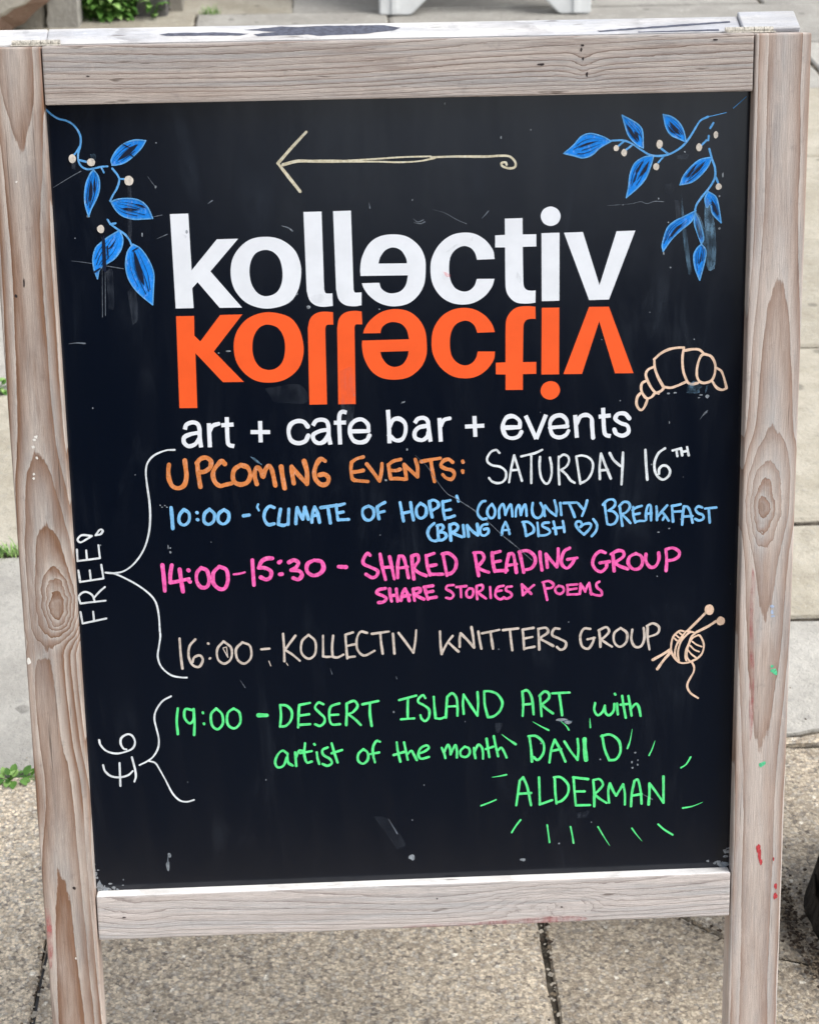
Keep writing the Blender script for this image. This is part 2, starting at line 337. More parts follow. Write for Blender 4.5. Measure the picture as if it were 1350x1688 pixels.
# ------------------------------------------------------------------ traced lettering, millimetres on the board face
INK = [
 ('tagline', 'white_print', 'white printed tagline reading art + cafe bar + events', [
  (3.70,'f','-196.5,79.0 -194.8,83.3 -189.8,85.3 -185.3,83.9 -183.6,79.4 -183.6,70.9 -182.8,62.4'),
  (3.70,'','-183.7,75.9 -191.0,74.8 -197.1,72.1 -197.7,67.3 -193.8,63.8 -188.1,65.5 -184.0,70.6'),
  (3.70,'f','-175.1,84.1 -175.1,62.3'),
  (3.70,'','-174.5,77.2 -171.7,81.7 -166.5,83.4'),
  (3.70,'f','-159.1,89.2 -159.2,68.7 -158.0,64.0 -153.5,62.6'),
  (3.70,'f','-164.2,82.0 -153.3,82.4'),
  (3.70,'f','-138.7,75.1 -121.4,74.6'),
  (3.70,'f','-129.9,84.9 -130.0,65.5'),
  (3.70,'','-88.0,78.7 -91.5,83.0 -97.2,83.9 -103.0,81.0 -105.1,74.1 -103.0,66.7 -97.1,63.8 -90.7,65.5 -87.8,70.5'),
  (3.70,'f','-83.4,79.4 -80.6,83.5 -76.0,84.6 -71.5,83.2 -69.7,78.5 -69.6,70.0 -68.3,61.7'),
  (3.70,'','-70.2,75.4 -77.1,74.4 -83.2,71.2 -82.9,66.2 -78.9,63.3 -74.0,64.7 -70.4,70.0'),
  (3.70,'f','-53.2,90.4 -57.4,91.2 -59.8,87.5 -60.0,76.7 -59.7,61.6'),
  (3.70,'f','-64.8,81.5 -53.9,81.5'),
  (3.70,'','-50.6,73.2 -34.2,73.0! -34.7,79.1 -39.7,83.7 -45.8,82.8 -50.2,78.0 -50.6,71.0 -47.5,64.7 -41.7,62.8 -36.4,64.4 -33.5,69.0'),
  (3.70,'f','-16.6,91.8 -16.0,77.5 -15.8,61.4'),
  (3.70,'','-15.7,75.7 -12.1,82.6 -6.4,83.3 -1.7,78.8 -1.5,70.9 -4.5,64.8 -10.2,63.9 -15.0,67.8'),
  (3.70,'f','6.9,79.1 9.9,82.9 15.0,83.6 18.4,80.9 19.2,74.7 20.8,61.8'),
  (3.70,'','18.6,76.5 10.6,75.0 6.8,70.7 7.5,65.4 13.0,63.4 17.4,66.0 19.0,70.3'),
  (3.70,'f','29.0,83.2 29.9,61.5'),
  (3.70,'','30.1,76.2 33.1,81.3 38.2,82.6'),
  (3.70,'f','51.6,74.7 68.9,75.1'),
  (3.70,'f','60.1,84.1 60.8,65.1'),
  (3.70,'','85.6,72.7 100.6,72.8! 100.3,78.6 95.1,82.8 89.4,82.2 86.0,77.2 85.6,71.1 88.5,64.8 94.2,62.9 99.4,64.5 102.0,68.5'),
  (3.70,'f','105.8,83.2 110.7,72.1 115.3,61.6! 119.3,71.9 124.0,83.6'),
  (3.70,'','127.6,71.5 143.2,72.4! 142.3,78.3 137.5,82.5 131.4,81.4 128.0,76.9 128.0,69.9 130.9,64.0 136.7,62.4 141.8,64.5 144.3,68.2'),
  (3.70,'f','150.1,82.5 151.8,61.6'),
  (3.70,'','151.3,74.2 154.8,80.8 160.5,82.2 164.8,79.1 165.4,72.3 166.3,61.2'),
  (3.70,'f','175.1,88.3 176.2,68.5 178.0,63.5 182.2,62.3'),
  (3.70,'f','171.2,80.3 182.0,81.2'),
  (3.70,'','198.7,78.1 194.6,82.5 188.5,82.3 186.3,77.9 191.2,73.9 197.0,71.5 198.1,65.6 193.1,62.4 187.4,64.3 185.4,68.3'),
 ]),
 ('heading_writing', 'orange_chalk', 'thick orange handwriting', [
  (4.03,'','-211.9,47.6 -212.8,41.9 -212.5,34.3 -209.8,27.8 -204.3,25.7 -199.2,28.7 -197.0,36.3 -197.3,44.0 -197.8,51.0'),
  (4.03,'','-186.9,48.2 -186.4,38.6 -185.1,26.4'),
  (4.03,'','-187.2,48.2 -184.0,51.9 -179.0,53.0 -174.8,49.7 -175.7,44.0 -180.8,40.3 -185.1,39.8'),
  (4.03,'','-162.6,46.8 -165.0,49.4 -168.2,47.0 -172.1,42.0 -173.5,36.9 -172.0,30.5 -167.8,26.8 -162.8,27.7 -157.2,28.8'),
  (4.03,'','-148.5,45.4 -154.2,41.5 -155.9,35.1 -154.4,29.7 -149.2,27.5 -143.1,29.6 -140.4,36.0 -142.4,42.8 -148.5,45.4'),
  (4.03,'','-134.9,27.5 -136.5,34.6 -135.7,40.9 -133.7,42.8 -130.8,39.5 -129.1,33.7 -127.0,40.0 -123.8,43.8 -121.4,41.1 -119.8,34.1 -118.5,25.7'),
  (4.03,'','-112.7,42.8 -111.8,33.8 -110.3,22.9'),
  (4.03,'','-102.0,27.1 -103.0,35.5 -103.4,42.5! -96.9,34.0 -90.3,26.1! -89.9,37.0 -92.1,47.3'),
  (4.03,'','-73.5,46.8 -77.2,48.8 -81.0,44.4 -83.4,36.8 -82.1,29.7 -77.2,25.1 -72.2,26.2 -70.9,31.3 -74.5,34.6 -78.8,34.1'),
  (3.27,'','-39.5,49.5 -45.2,48.1 -50.0,45.0! -50.7,38.1 -49.8,30.5 -47.8,28.3! -42.6,27.6 -35.8,26.9'),
  (3.27,'','-49.2,35.9 -44.5,36.3 -39.8,37.2'),
  (3.27,'','-36.5,43.0 -30.9,35.3 -25.4,27.1! -23.6,35.1 -22.9,43.1'),
  (3.27,'','-6.2,46.4 -12.5,45.0 -17.2,41.9! -16.3,34.9 -15.4,28.9! -9.1,28.8 -2.9,28.0'),
  (3.27,'','-15.2,36.5 -10.5,36.3 -6.9,37.3'),
  (3.27,'','-1.3,28.0 -2.2,35.6 -3.1,41.5! 3.0,35.4 8.7,29.8! 8.8,38.5 6.9,46.0'),
  (3.27,'','12.1,43.7 19.4,45.1 29.3,46.4'),
  (3.27,'','20.9,44.5 21.9,35.9 23.8,25.1'),
  (3.27,'','40.3,42.4 36.6,45.2 31.9,43.7 29.8,39.5 33.9,36.6 39.7,34.9 41.7,31.0 39.1,26.8 34.3,28.0 31.2,31.3'),
  (3.27,'','49.2,43.2 49.6,42.1'),
  (3.27,'','49.1,34.0 49.4,32.6'),
 ]),
 ('date_writing', 'white_chalk', 'white handwritten date', [
  (2.07,'','82.3,49.7 79.3,52.5 74.7,50.9 71.4,45.8 71.8,41.5 76.0,38.5 82.9,36.9 87.6,32.9 88.0,27.2 85.2,23.0 80.1,21.9 75.4,23.7 72.8,26.9'),
  (2.07,'','90.8,22.3 92.7,34.7 95.5,47.0! 98.7,36.4 102.4,23.4'),
  (2.07,'','92.7,33.5 99.7,33.7'),
  (2.07,'','101.7,46.0 109.0,47.5 114.6,48.8 120.6,51.5'),
  (2.07,'','110.8,47.5 110.8,35.1 110.8,21.2'),
  (2.07,'','118.7,44.9 118.3,35.8 119.7,26.2 123.4,20.4 126.7,21.2 129.0,27.9 129.0,36.5 127.6,44.1'),
  (2.07,'','135.5,44.9 135.5,32.5 136.2,19.0'),
  (2.07,'','135.5,43.4 139.7,46.4 143.8,44.6 144.8,40.3 142.5,35.6 137.8,32.4! 142.5,27.9 146.3,22.6 150.0,20.1'),
  (2.07,'','151.3,44.4 153.2,31.9 155.2,19.0'),
  (2.07,'','151.3,44.4 156.4,45.2 162.5,43.1 166.2,38.2 165.8,30.6 162.6,24.0 158.4,20.8 155.2,19.9'),
  (2.29,'','172.8,23.0 172.5,35.0 173.6,46.4! 177.9,34.9 182.6,23.2'),
  (2.29,'','173.1,31.0 179.9,31.3'),
  (2.29,'','181.4,46.7 185.2,40.1 191.1,34.5'),
  (2.29,'','193.4,46.9 193.0,31.4 192.4,17.4'),
  (2.29,'','213.6,48.8 214.5,34.8 215.7,21.3'),
  (2.29,'','231.3,49.7 225.5,45.4 222.2,37.6 222.4,29.6 225.4,23.5 230.3,20.8 235.2,24.2 236.1,29.2 233.1,33.3 229.1,33.6 226.3,30.5 226.3,26.0'),
  (2.29,'','238.2,47.5 244.5,48.9'),
  (2.29,'','241.6,48.1 242.7,42.1'),
  (2.29,'','245.9,49.3 247.0,42.8'),
  (2.29,'','251.3,50.2 252.9,42.6'),
  (2.29,'','246.5,45.8 251.8,46.7'),
 ]),
 ('breakfast_writing', 'blue_chalk', 'light blue handwriting', [
  (2.94,'','-212.0,8.0 -211.6,-1.7 -211.4,-11.4'),
  (2.94,'','-200.7,5.9 -204.9,0.6 -205.2,-5.8 -201.0,-8.5 -196.7,-4.8 -196.4,2.3 -200.7,5.9'),
  (2.94,'','-189.4,2.9 -189.0,2.5'),
  (2.94,'','-189.1,-3.7 -188.7,-4.0'),
  (2.94,'','-178.0,5.6 -182.5,1.3 -183.1,-5.8 -179.2,-8.5 -174.7,-5.4 -173.8,1.0 -178.0,5.6'),
  (2.94,'','-165.0,4.8 -169.9,0.9 -170.4,-5.6 -166.2,-8.6 -161.7,-5.2 -161.1,1.2 -165.0,4.8'),
  (2.94,'','-147.8,-1.5 -142.8,-0.9'),
  (2.94,'','-120.2,5.2 -124.5,6.6 -128.4,2.2 -129.5,-4.3 -126.3,-10.2 -120.7,-9.7'),
  (2.94,'','-114.6,3.7 -116.1,-3.4 -117.0,-10.5! -112.7,-11.5 -110.1,-10.7'),
  (2.94,'','-107.2,3.5 -108.3,-10.7'),
  (2.94,'','-101.4,-10.3 -100.7,-1.9 -99.7,4.5! -97.4,-1.4 -95.0,-6.3! -93.9,-0.2 -92.8,4.7! -91.1,-1.5 -90.0,-6.5'),
  (2.94,'','-87.0,-9.4 -86.1,-1.7 -84.1,4.7! -81.7,-0.5 -80.1,-9.7'),
  (2.94,'','-86.2,-3.6 -81.2,-2.5'),
  (2.94,'','-78.5,3.9 -66.6,5.5'),
  (2.94,'','-72.2,3.7 -71.2,-3.5 -70.4,-10.6'),
  (1.74,'','-134.4,8.8 -135.3,6.3 -134.0,3.0'),
  (2.72,'','-64.6,6.1 -64.3,-1.5 -63.4,-8.0'),
  (2.72,'','-65.1,5.6 -60.9,6.0 -57.2,7.0'),
  (2.72,'','-63.7,-1.5 -58.5,-0.6'),
  (2.72,'','-63.4,-8.0 -53.9,-7.8'),
  (2.72,'','-35.8,4.2 -40.6,1.6 -41.2,-3.8 -38.7,-8.3 -34.5,-8.9 -31.3,-4.7 -31.7,1.3 -35.8,4.2'),
  (2.72,'','-28.0,3.4 -27.6,-2.6 -26.6,-8.1'),
  (2.72,'','-28.5,2.3 -25.3,4.9 -21.1,7.0'),
  (2.72,'','-27.6,-2.6 -21.8,-1.2'),
  (2.72,'','-7.4,6.5 -6.0,-2.2 -4.6,-10.9'),
  (2.72,'','2.0,6.3 2.9,-1.4 4.4,-10.1'),
  (2.72,'','-6.0,-3.8 2.9,-1.9'),
  (2.72,'','10.9,5.4 7.2,0.7 7.6,-5.9 11.2,-8.7 15.5,-5.6 15.6,1.5 10.9,5.4'),
  (2.72,'','18.8,6.8 19.8,-0.8 21.3,-7.9'),
  (2.72,'','18.8,6.3 22.5,8.0 26.7,5.5 26.7,1.7 22.9,-0.9 20.3,-1.9'),
  (2.72,'','30.9,6.5 31.3,-2.2 32.8,-10.5'),
  (2.72,'','30.9,5.9 37.8,7.3'),
  (2.72,'','31.9,-2.3 37.7,-1.3'),
  (2.72,'','32.8,-8.8 36.5,-8.9 41.3,-7.4'),
  (2.72,'','43.6,11.0 45.1,6.0'),
  (2.72,'','23.0,-13.8 18.7,-17.7 17.0,-23.1 19.4,-28.6 23.1,-30.4 26.2,-29.6'),
  (2.72,'','25.9,-15.7 26.3,-22.8 26.8,-28.9'),
  (2.72,'','25.4,-16.2 29.6,-15.3 31.1,-18.6 27.4,-22.3! 32.1,-23.0 33.7,-26.3 30.5,-29.5 26.2,-29.6'),
  (2.72,'','37.0,-15.5 37.4,-23.2 37.9,-30.3'),
  (2.72,'','37.0,-16.0 41.2,-14.5 44.4,-17.4 42.7,-21.1 38.5,-22.7! 42.7,-25.0 48.0,-27.3'),
  (2.72,'','49.1,-16.4 50.1,-26.9'),
  (2.72,'','53.8,-27.0 53.3,-21.5 52.8,-16.5! 57.5,-22.2 62.3,-26.1! 62.3,-20.7 61.8,-15.7'),
  (2.34,'','69.3,5.7 66.0,4.8 62.7,-0.8 62.6,-6.6 66.3,-11.1 70.1,-10.7'),
  (2.34,'','75.3,2.6 72.0,-1.1 71.0,-5.9 73.8,-10.4 77.1,-9.0 78.1,-3.2 75.3,2.6'),
  (2.34,'','81.8,-10.6 81.8,-2.4 85.1,2.3 86.7,-2.5 87.4,-7.9! 89.3,-2.6 92.1,1.6 93.2,-2.7 93.7,-9.5'),
  (2.34,'','96.7,-9.6 97.2,-2.9 99.6,0.9 100.8,-3.0 101.4,-8.3! 102.8,-3.0 105.2,1.2 106.1,-2.2 106.6,-9.4'),
  (2.34,'','112.2,2.5 111.5,-3.3 112.7,-9.1 116.4,-11.7 120.2,-9.4 121.6,-3.6 119.2,2.2'),
  (2.34,'','123.0,-9.9 122.5,-4.6 123.4,-0.3! 127.7,-5.7 133.3,-10.2! 133.7,-4.0 131.8,4.3'),
  (2.34,'','137.0,1.7 138.0,-9.4'),
  (2.34,'','139.8,1.6 152.0,1.7'),
  (2.34,'','145.0,1.0 148.3,-6.4 150.2,-11.7'),
  (2.34,'','153.4,0.7 157.7,-4.7'),
  (2.34,'','161.4,3.4 159.5,-3.8 156.8,-11.0'),
  (2.34,'','71.0,-16.1 66.8,-16.9 64.4,-21.2 65.3,-25.6 68.6,-26.7 71.9,-23.8 71.4,-20.4 68.1,-20.8'),
  (2.34,'','84.0,-26.6 85.0,-19.9 87.4,-14.6! 89.7,-20.0 91.1,-25.9'),
  (2.34,'','84.5,-22.3 90.6,-22.0'),
  (2.34,'','103.8,-16.1 105.2,-21.5 106.1,-28.3'),
  (2.34,'','102.8,-15.1 108.0,-15.3 112.7,-19.8 112.7,-24.6 108.9,-26.9 106.1,-28.3'),
  (2.34,'','116.4,-16.0 116.9,-21.8 117.4,-28.7'),
  (2.34,'','126.7,-16.3 122.0,-16.7 121.1,-19.6 126.3,-22.6 127.7,-25.6 123.9,-27.9 118.3,-28.2'),
  (2.34,'','131.0,-15.5 132.4,-21.4 133.3,-27.2'),
  (2.34,'','139.4,-15.3 140.4,-20.6 140.9,-25.5'),
  (2.34,'','130.5,-21.8 140.4,-21.1'),
  (2.34,'','158.7,-28.5 154.0,-24.0 151.2,-19.0 152.3,-16.3 155.4,-16.3 156.6,-19.2 155.4,-21.3! 158.7,-18.8 163.4,-18.2 165.1,-20.2 163.0,-24.2 158.7,-28.5'),
  (2.34,'','167.1,-14.2 170.4,-19.6 169.6,-25.4 165.8,-30.2'),
  (2.29,'','177.2,0.8 178.3,-8.3 179.9,-19.5'),
  (2.29,'','175.8,-1.1 179.7,2.8 184.6,3.6 187.0,0.5 185.6,-3.5 180.7,-6.8! 185.7,-8.0 189.1,-12.7 187.2,-18.2 183.3,-20.1 180.4,-19.5'),
  (2.29,'','191.0,-2.6 192.4,-12.8 193.7,-21.4'),
  (2.29,'','190.5,-3.1 194.4,0.8 198.8,0.2 200.3,-3.9 197.4,-8.4 193.0,-10.8! 196.5,-13.9 201.0,-19.1'),
  (2.29,'','203.3,-4.0 203.4,-11.1 205.4,-18.7'),
  (2.29,'','202.8,-7.0 206.2,-4.6 211.1,-3.2'),
  (2.29,'','203.9,-11.1 209.2,-10.2'),
  (2.29,'','205.2,-18.2 209.3,-17.3 213.8,-17.5'),
  (2.29,'','215.2,-16.5 215.1,-9.4 216.5,-3.4 219.0,-3.0 219.5,-9.5 219.7,-17.1'),
  (2.29,'','215.6,-10.9 220.0,-10.1'),
  (2.29,'','224.4,-4.1 225.0,-10.7 225.1,-16.8'),
  (2.29,'','234.2,-3.4 229.9,-8.3 225.2,-14.3'),
  (2.29,'','229.7,-9.3 232.9,-13.5 235.9,-17.9'),
  (2.29,'','231.7,-14.5 230.5,-17.0'),
  (2.29,'','238.6,-4.1 239.3,-12.2 239.9,-18.8'),
  (2.29,'','238.6,-4.1 242.5,-3.7 246.5,-2.8'),
  (2.29,'','239.2,-9.6 247.1,-9.4'),
  (2.29,'','248.3,-22.1 248.6,-12.5 249.5,-4.9! 252.9,-5.5 255.5,-10.6 257.7,-20.3'),
  (2.29,'','249.2,-14.5 257.5,-14.2'),
  (2.29,'','266.2,-6.4 262.7,-5.3 260.3,-7.8 262.4,-11.4 266.9,-13.5 267.4,-17.1 263.5,-18.5 260.0,-16.9'),
  (2.29,'','268.7,-7.5 279.0,-6.8'),
  (2.29,'','272.2,-7.6 272.8,-14.2 273.5,-20.8'),
 ]),
 ('reading_writing', 'pink_chalk', 'bright pink handwriting', [
  (3.60,'','-222.4,-45.2 -221.7,-56.7 -221.4,-69.6'),
  (3.60,'','-214.0,-45.5 -215.7,-54.2 -216.1,-61.7! -210.9,-61.2 -199.2,-58.8'),
  (3.60,'','-207.1,-49.8 -206.3,-60.0 -205.1,-70.9'),
  (3.60,'','-199.4,-50.8 -199.1,-51.1'),
  (3.60,'','-199.5,-60.7 -198.3,-61.8'),
  (3.60,'','-187.7,-49.0 -191.8,-53.6 -192.2,-61.8 -188.5,-67.3 -183.3,-66.8 -181.1,-60.8 -182.7,-51.9 -187.7,-49.0'),
  (3.60,'','-171.5,-48.2 -177.0,-54.1 -177.4,-63.6 -172.4,-69.2 -167.2,-68.7 -164.3,-61.3 -165.2,-51.8 -171.5,-48.2'),
  (3.60,'','-141.6,-43.1 -141.4,-53.9 -141.0,-66.8'),
  (3.60,'','-123.5,-42.0 -128.6,-42.1 -133.3,-44.7 -136.1,-50.7! -130.3,-50.9 -125.2,-54.4 -126.0,-59.8 -130.0,-61.8 -134.5,-59.6'),
  (3.60,'','-117.7,-46.1 -116.1,-45.0'),
  (3.60,'','-117.3,-57.3 -115.4,-57.1'),
  (3.60,'','-108.7,-46.2 -104.1,-44.3 -100.3,-47.1 -103.1,-51.8 -107.0,-53.7! -99.9,-54.6 -97.4,-58.7 -100.8,-62.7 -105.3,-61.2'),
  (3.60,'','-86.0,-44.9 -91.9,-48.1 -92.8,-54.8 -88.4,-59.0 -82.5,-58.5 -77.8,-53.3 -79.5,-46.4 -86.0,-44.9'),
  (3.60,'','-64.1,-51.7 -57.4,-52.6'),
  (1.74,'','-158.9,-56.1 -153.7,-55.6 -148.8,-54.4'),
  (1.74,'','-84.7,-46.0 -79.0,-48.5 -80.5,-55.9 -87.7,-59.7'),
  (3.81,'','-61.6,-52.1 -57.3,-52.3'),
  (3.05,'','-35.4,-42.1 -37.8,-40.1 -41.6,-45.7 -41.1,-50.2 -34.5,-53.6 -29.0,-56.9 -29.8,-61.4 -34.1,-63.2 -39.5,-59.8'),
  (3.05,'','-26.3,-41.1 -24.7,-52.6 -21.9,-65.5'),
  (3.05,'','-17.8,-43.9 -16.1,-52.9 -13.9,-65.1'),
  (3.05,'','-24.1,-53.9 -15.5,-53.6'),
  (3.05,'','-10.8,-63.9 -10.6,-51.8 -9.2,-43.6! -5.6,-44.3 -3.3,-52.0 -1.1,-64.2'),
  (3.05,'','-10.1,-55.0 -2.1,-54.0'),
  (3.05,'','2.3,-43.9 2.8,-54.8 3.8,-65.7'),
  (3.05,'','2.3,-43.9 7.3,-42.8 8.4,-48.0 5.3,-52.9 3.4,-55.4! 8.8,-60.1 14.9,-62.8'),
  (3.05,'','15.2,-43.7 16.3,-53.9 18.6,-62.3'),
  (3.05,'','15.2,-44.4 22.5,-42.0'),
  (3.05,'','16.9,-54.0 24.2,-52.9'),
  (3.05,'','18.6,-61.7 24.7,-61.9 30.2,-62.0'),
  (3.05,'','30.5,-42.9 32.2,-53.2 33.9,-63.4'),
  (3.05,'','29.9,-42.9 36.0,-42.5 42.0,-48.4 41.9,-56.0 38.2,-61.0 33.9,-62.2'),
  (3.05,'','59.2,-42.6 61.0,-54.1 62.7,-64.4'),
  (3.05,'','58.6,-42.6 65.4,-42.8 67.8,-47.9 64.0,-53.6 61.0,-56.0! 66.5,-59.4 72.0,-61.5'),
  (3.05,'','75.2,-43.1 75.7,-52.0 77.5,-61.0'),
  (3.05,'','75.2,-43.7 82.5,-42.0'),
  (3.05,'','76.3,-52.0 82.5,-51.0'),
  (3.05,'','77.5,-60.4 88.6,-60.1'),
  (3.05,'','87.3,-62.0 88.6,-52.4 90.5,-44.8! 94.2,-45.0 96.0,-53.9 97.2,-62.3'),
  (3.05,'','88.6,-55.6 97.2,-54.6'),
  (3.16,'','-22.1,-73.8 -28.2,-74.9 -30.1,-78.0 -24.6,-80.8 -21.6,-83.4 -24.2,-86.6 -28.5,-87.1'),
  (3.16,'','-18.4,-74.5 -17.9,-81.0 -16.8,-86.2'),
  (3.16,'','-12.3,-74.7 -11.8,-79.9 -11.3,-86.3'),
  (3.16,'','-17.9,-81.0 -11.8,-80.5'),
  (3.16,'','-8.2,-85.8 -6.8,-78.8 -4.3,-75.0! -2.5,-78.9 -0.8,-86.0'),
  (3.16,'','-7.5,-82.0 -0.1,-80.9'),
  (3.16,'','3.0,-75.9 3.6,-81.7 4.1,-86.2'),
  (3.16,'','3.1,-75.3 8.6,-74.8 9.1,-78.0 4.2,-80.4! 8.5,-83.1 12.7,-85.2'),
  (3.16,'','13.5,-73.7 14.7,-79.5 16.4,-85.3'),
  (3.16,'','12.9,-73.6 20.9,-72.6'),
  (3.16,'','14.7,-78.8 20.8,-77.8'),
  (3.16,'','16.4,-84.7 23.8,-83.6'),
  (2.40,'','39.9,-72.6 34.4,-73.1 33.1,-76.2 37.4,-78.9 39.8,-82.2 37.3,-85.4 33.0,-84.6'),
  (2.40,'','42.4,-74.6 51.3,-74.0'),
  (2.40,'','46.3,-74.5 46.6,-84.4'),
  (2.40,'','54.0,-76.3 51.5,-79.4 52.1,-83.9 55.8,-84.7 57.7,-80.9 57.1,-77.0 54.0,-76.3'),
  (2.40,'','60.8,-74.6 60.8,-81.0 61.3,-86.8'),
  (2.40,'','60.8,-73.9 65.7,-73.5 66.3,-77.3 62.0,-80.4! 65.7,-83.7 69.3,-86.4'),
  (2.40,'','73.1,-75.6 73.7,-85.9'),
  (2.40,'','85.4,-74.7 80.5,-75.9 78.4,-79.0! 78.0,-84.1 81.7,-87.5 84.8,-86.7'),
  (2.40,'','78.6,-79.7 83.6,-79.2'),
  (2.40,'','92.8,-75.6 88.5,-76.1 87.9,-79.3 91.6,-81.4 92.8,-84.6 88.5,-87.1 85.4,-85.7'),
  (3.05,'','100.3,-43.9 102.1,-52.9 103.9,-62.5'),
  (3.05,'','99.7,-43.2 107.0,-42.2 113.2,-46.8 114.4,-53.3 110.7,-58.9 103.9,-60.6'),
  (3.05,'','118.7,-43.8 119.3,-52.1 120.6,-61.1'),
  (3.05,'','125.5,-58.7 124.9,-52.3 124.2,-45.9! 129.2,-52.5 134.1,-58.4! 135.3,-50.1 135.3,-41.2'),
  (3.05,'','145.7,-40.9 140.8,-43.9 138.4,-50.8 139.0,-56.6 143.4,-59.9 147.7,-56.2 150.1,-51.8'),
  (3.05,'','143.9,-51.6 152.6,-50.4'),
  (3.05,'','178.4,-46.4 173.5,-44.9 168.6,-49.2 166.8,-56.2 169.9,-62.1 174.9,-64.2 179.2,-60.4 179.7,-56.0'),
  (3.05,'','173.6,-55.8 182.2,-54.8'),
  (3.05,'','185.2,-47.8 185.9,-55.5 186.6,-63.9'),
  (3.05,'','183.4,-47.8 189.5,-44.8 194.4,-45.6 195.1,-50.1 189.6,-54.4 186.5,-56.2! 192.1,-59.6 199.0,-62.4'),
  (3.05,'','206.2,-47.9 200.7,-50.9 199.5,-57.3 203.9,-62.5 209.5,-62.1 212.5,-57.0 211.2,-50.6 206.2,-47.9'),
  (3.05,'','215.5,-48.8 215.6,-55.2 219.4,-61.1 224.3,-60.6 227.3,-54.9 227.2,-47.9'),
  (3.05,'','233.9,-45.6 234.7,-55.8 234.3,-65.4'),
  (3.05,'','233.9,-44.9 240.1,-43.8 245.7,-47.2 245.8,-51.7 241.5,-54.8 235.4,-55.8'),
  (2.40,'','102.3,-74.6 103.0,-84.3'),
  (2.40,'','102.1,-74.0 106.4,-78.6 110.7,-83.3'),
  (2.40,'','113.2,-75.0 107.6,-79.7 103.0,-84.3'),
  (2.40,'','121.8,-72.7 123.7,-81.8 125.3,-89.6'),
  (2.40,'','121.2,-72.7 126.7,-71.6 131.1,-74.9 129.2,-78.1 123.7,-78.6'),
  (2.40,'','136.0,-76.4 132.9,-78.9 133.6,-82.7 137.3,-84.2 140.4,-81.7 139.7,-77.8 136.0,-76.4'),
  (2.40,'','144.0,-76.0 144.1,-85.0! 153.4,-85.1'),
  (2.40,'','143.4,-76.0 152.7,-75.6'),
  (2.40,'','144.1,-80.5 152.1,-79.5'),
  (2.40,'','155.2,-84.7 155.8,-79.0 155.8,-75.1! 158.3,-79.0 160.2,-82.7! 162.0,-77.9 163.8,-74.7! 165.8,-85.7'),
  (2.40,'','173.1,-73.7 170.6,-75.6 171.3,-79.5 175.0,-82.8 175.1,-86.7 170.1,-86.5 165.1,-84.4'),
 ]),
 ('knitters_writing', 'cream_chalk', 'thin pale cream handwriting', [
  (2.18,'','-210.3,-115.4 -210.0,-130.8 -209.1,-144.5'),
  (2.18,'','-196.1,-116.7 -201.5,-122.9 -202.9,-132.8 -199.8,-141.1 -193.9,-143.2 -190.2,-136.9 -192.6,-132.3 -197.8,-133.9 -199.7,-138.4'),
  (2.18,'','-184.8,-120.9 -184.4,-121.3'),
  (2.18,'','-184.1,-135.7 -183.4,-135.2'),
  (2.18,'','-170.6,-119.4 -176.5,-126.5 -176.4,-136.5 -170.6,-140.9 -164.4,-136.0 -164.0,-126.0 -170.6,-119.4'),
  (2.18,'','-153.5,-120.9 -159.4,-127.1 -158.7,-137.1 -152.6,-141.5 -146.3,-135.7 -146.8,-124.8 -153.5,-120.9'),
  (2.18,'','-136.6,-128.2 -129.2,-127.8'),
  (2.18,'','-116.3,-114.0 -115.9,-126.8 -116.0,-140.4'),
  (2.18,'','-105.2,-116.2 -110.6,-123.3 -115.1,-129.5! -108.4,-134.3 -102.0,-140.4'),
  (2.18,'','-93.2,-115.7 -99.4,-121.9 -100.1,-132.8 -93.9,-138.8 -87.7,-134.1 -87.3,-122.3 -93.2,-115.7'),
  (2.18,'','-80.0,-117.1 -80.3,-128.0 -80.5,-137.1! -77.4,-137.7 -74.0,-137.7'),
  (2.18,'','-70.8,-117.4 -72.0,-128.3 -71.9,-137.9! -67.1,-138.5 -61.8,-135.9'),
  (2.18,'','-59.6,-116.9 -59.1,-128.7 -58.5,-139.7'),
  (2.18,'','-59.6,-116.9 -52.7,-114.8'),
  (2.18,'','-59.1,-127.8 -51.2,-126.3'),
  (2.18,'','-58.5,-138.8 -51.5,-138.1'),
  (2.18,'','-39.8,-115.7 -45.8,-114.6 -49.4,-121.8 -48.8,-131.8 -42.9,-137.5 -33.3,-133.2'),
  (2.18,'','-35.5,-116.8 -19.9,-115.1'),
  (2.18,'','-27.7,-117.1 -27.1,-126.2 -25.9,-136.2'),
  (2.18,'','-16.2,-117.4 -15.2,-136.6'),
  (2.18,'','-11.0,-116.7 -4.6,-126.0 2.2,-136.3! 4.1,-125.4 5.1,-114.5'),
  (0.87,'','-171.2,-125.8 -168.2,-125.0! -167.3,-135.0! -171.2,-126.7'),
  (0.87,'','-130.1,-139.9 -128.6,-144.5'),
  (0.87,'','-114.2,-142.3 -112.9,-144.7'),
  (2.29,'','26.9,-116.7 27.2,-128.0 28.2,-138.5'),
  (2.29,'','38.4,-121.4 33.3,-128.2 28.3,-137.6'),
  (2.29,'','34.5,-127.4 39.1,-132.2 43.6,-136.7'),
  (2.29,'','44.8,-132.1 44.9,-123.4 45.8,-119.1! 51.5,-125.3 58.1,-133.4! 57.3,-123.8 55.8,-113.4'),
  (2.29,'','62.0,-117.9 63.1,-125.7 64.7,-134.5'),
  (2.29,'','65.3,-119.7 73.9,-118.3 81.3,-116.8'),
  (2.29,'','73.1,-118.3 74.2,-126.1 75.4,-134.9'),
  (2.29,'','84.6,-117.4 98.7,-116.2'),
  (2.29,'','91.2,-118.0 92.0,-126.7 93.2,-137.2'),
  (2.29,'','102.8,-117.5 103.6,-127.1 104.1,-136.7'),
  (2.29,'','102.8,-117.5 112.7,-116.1'),
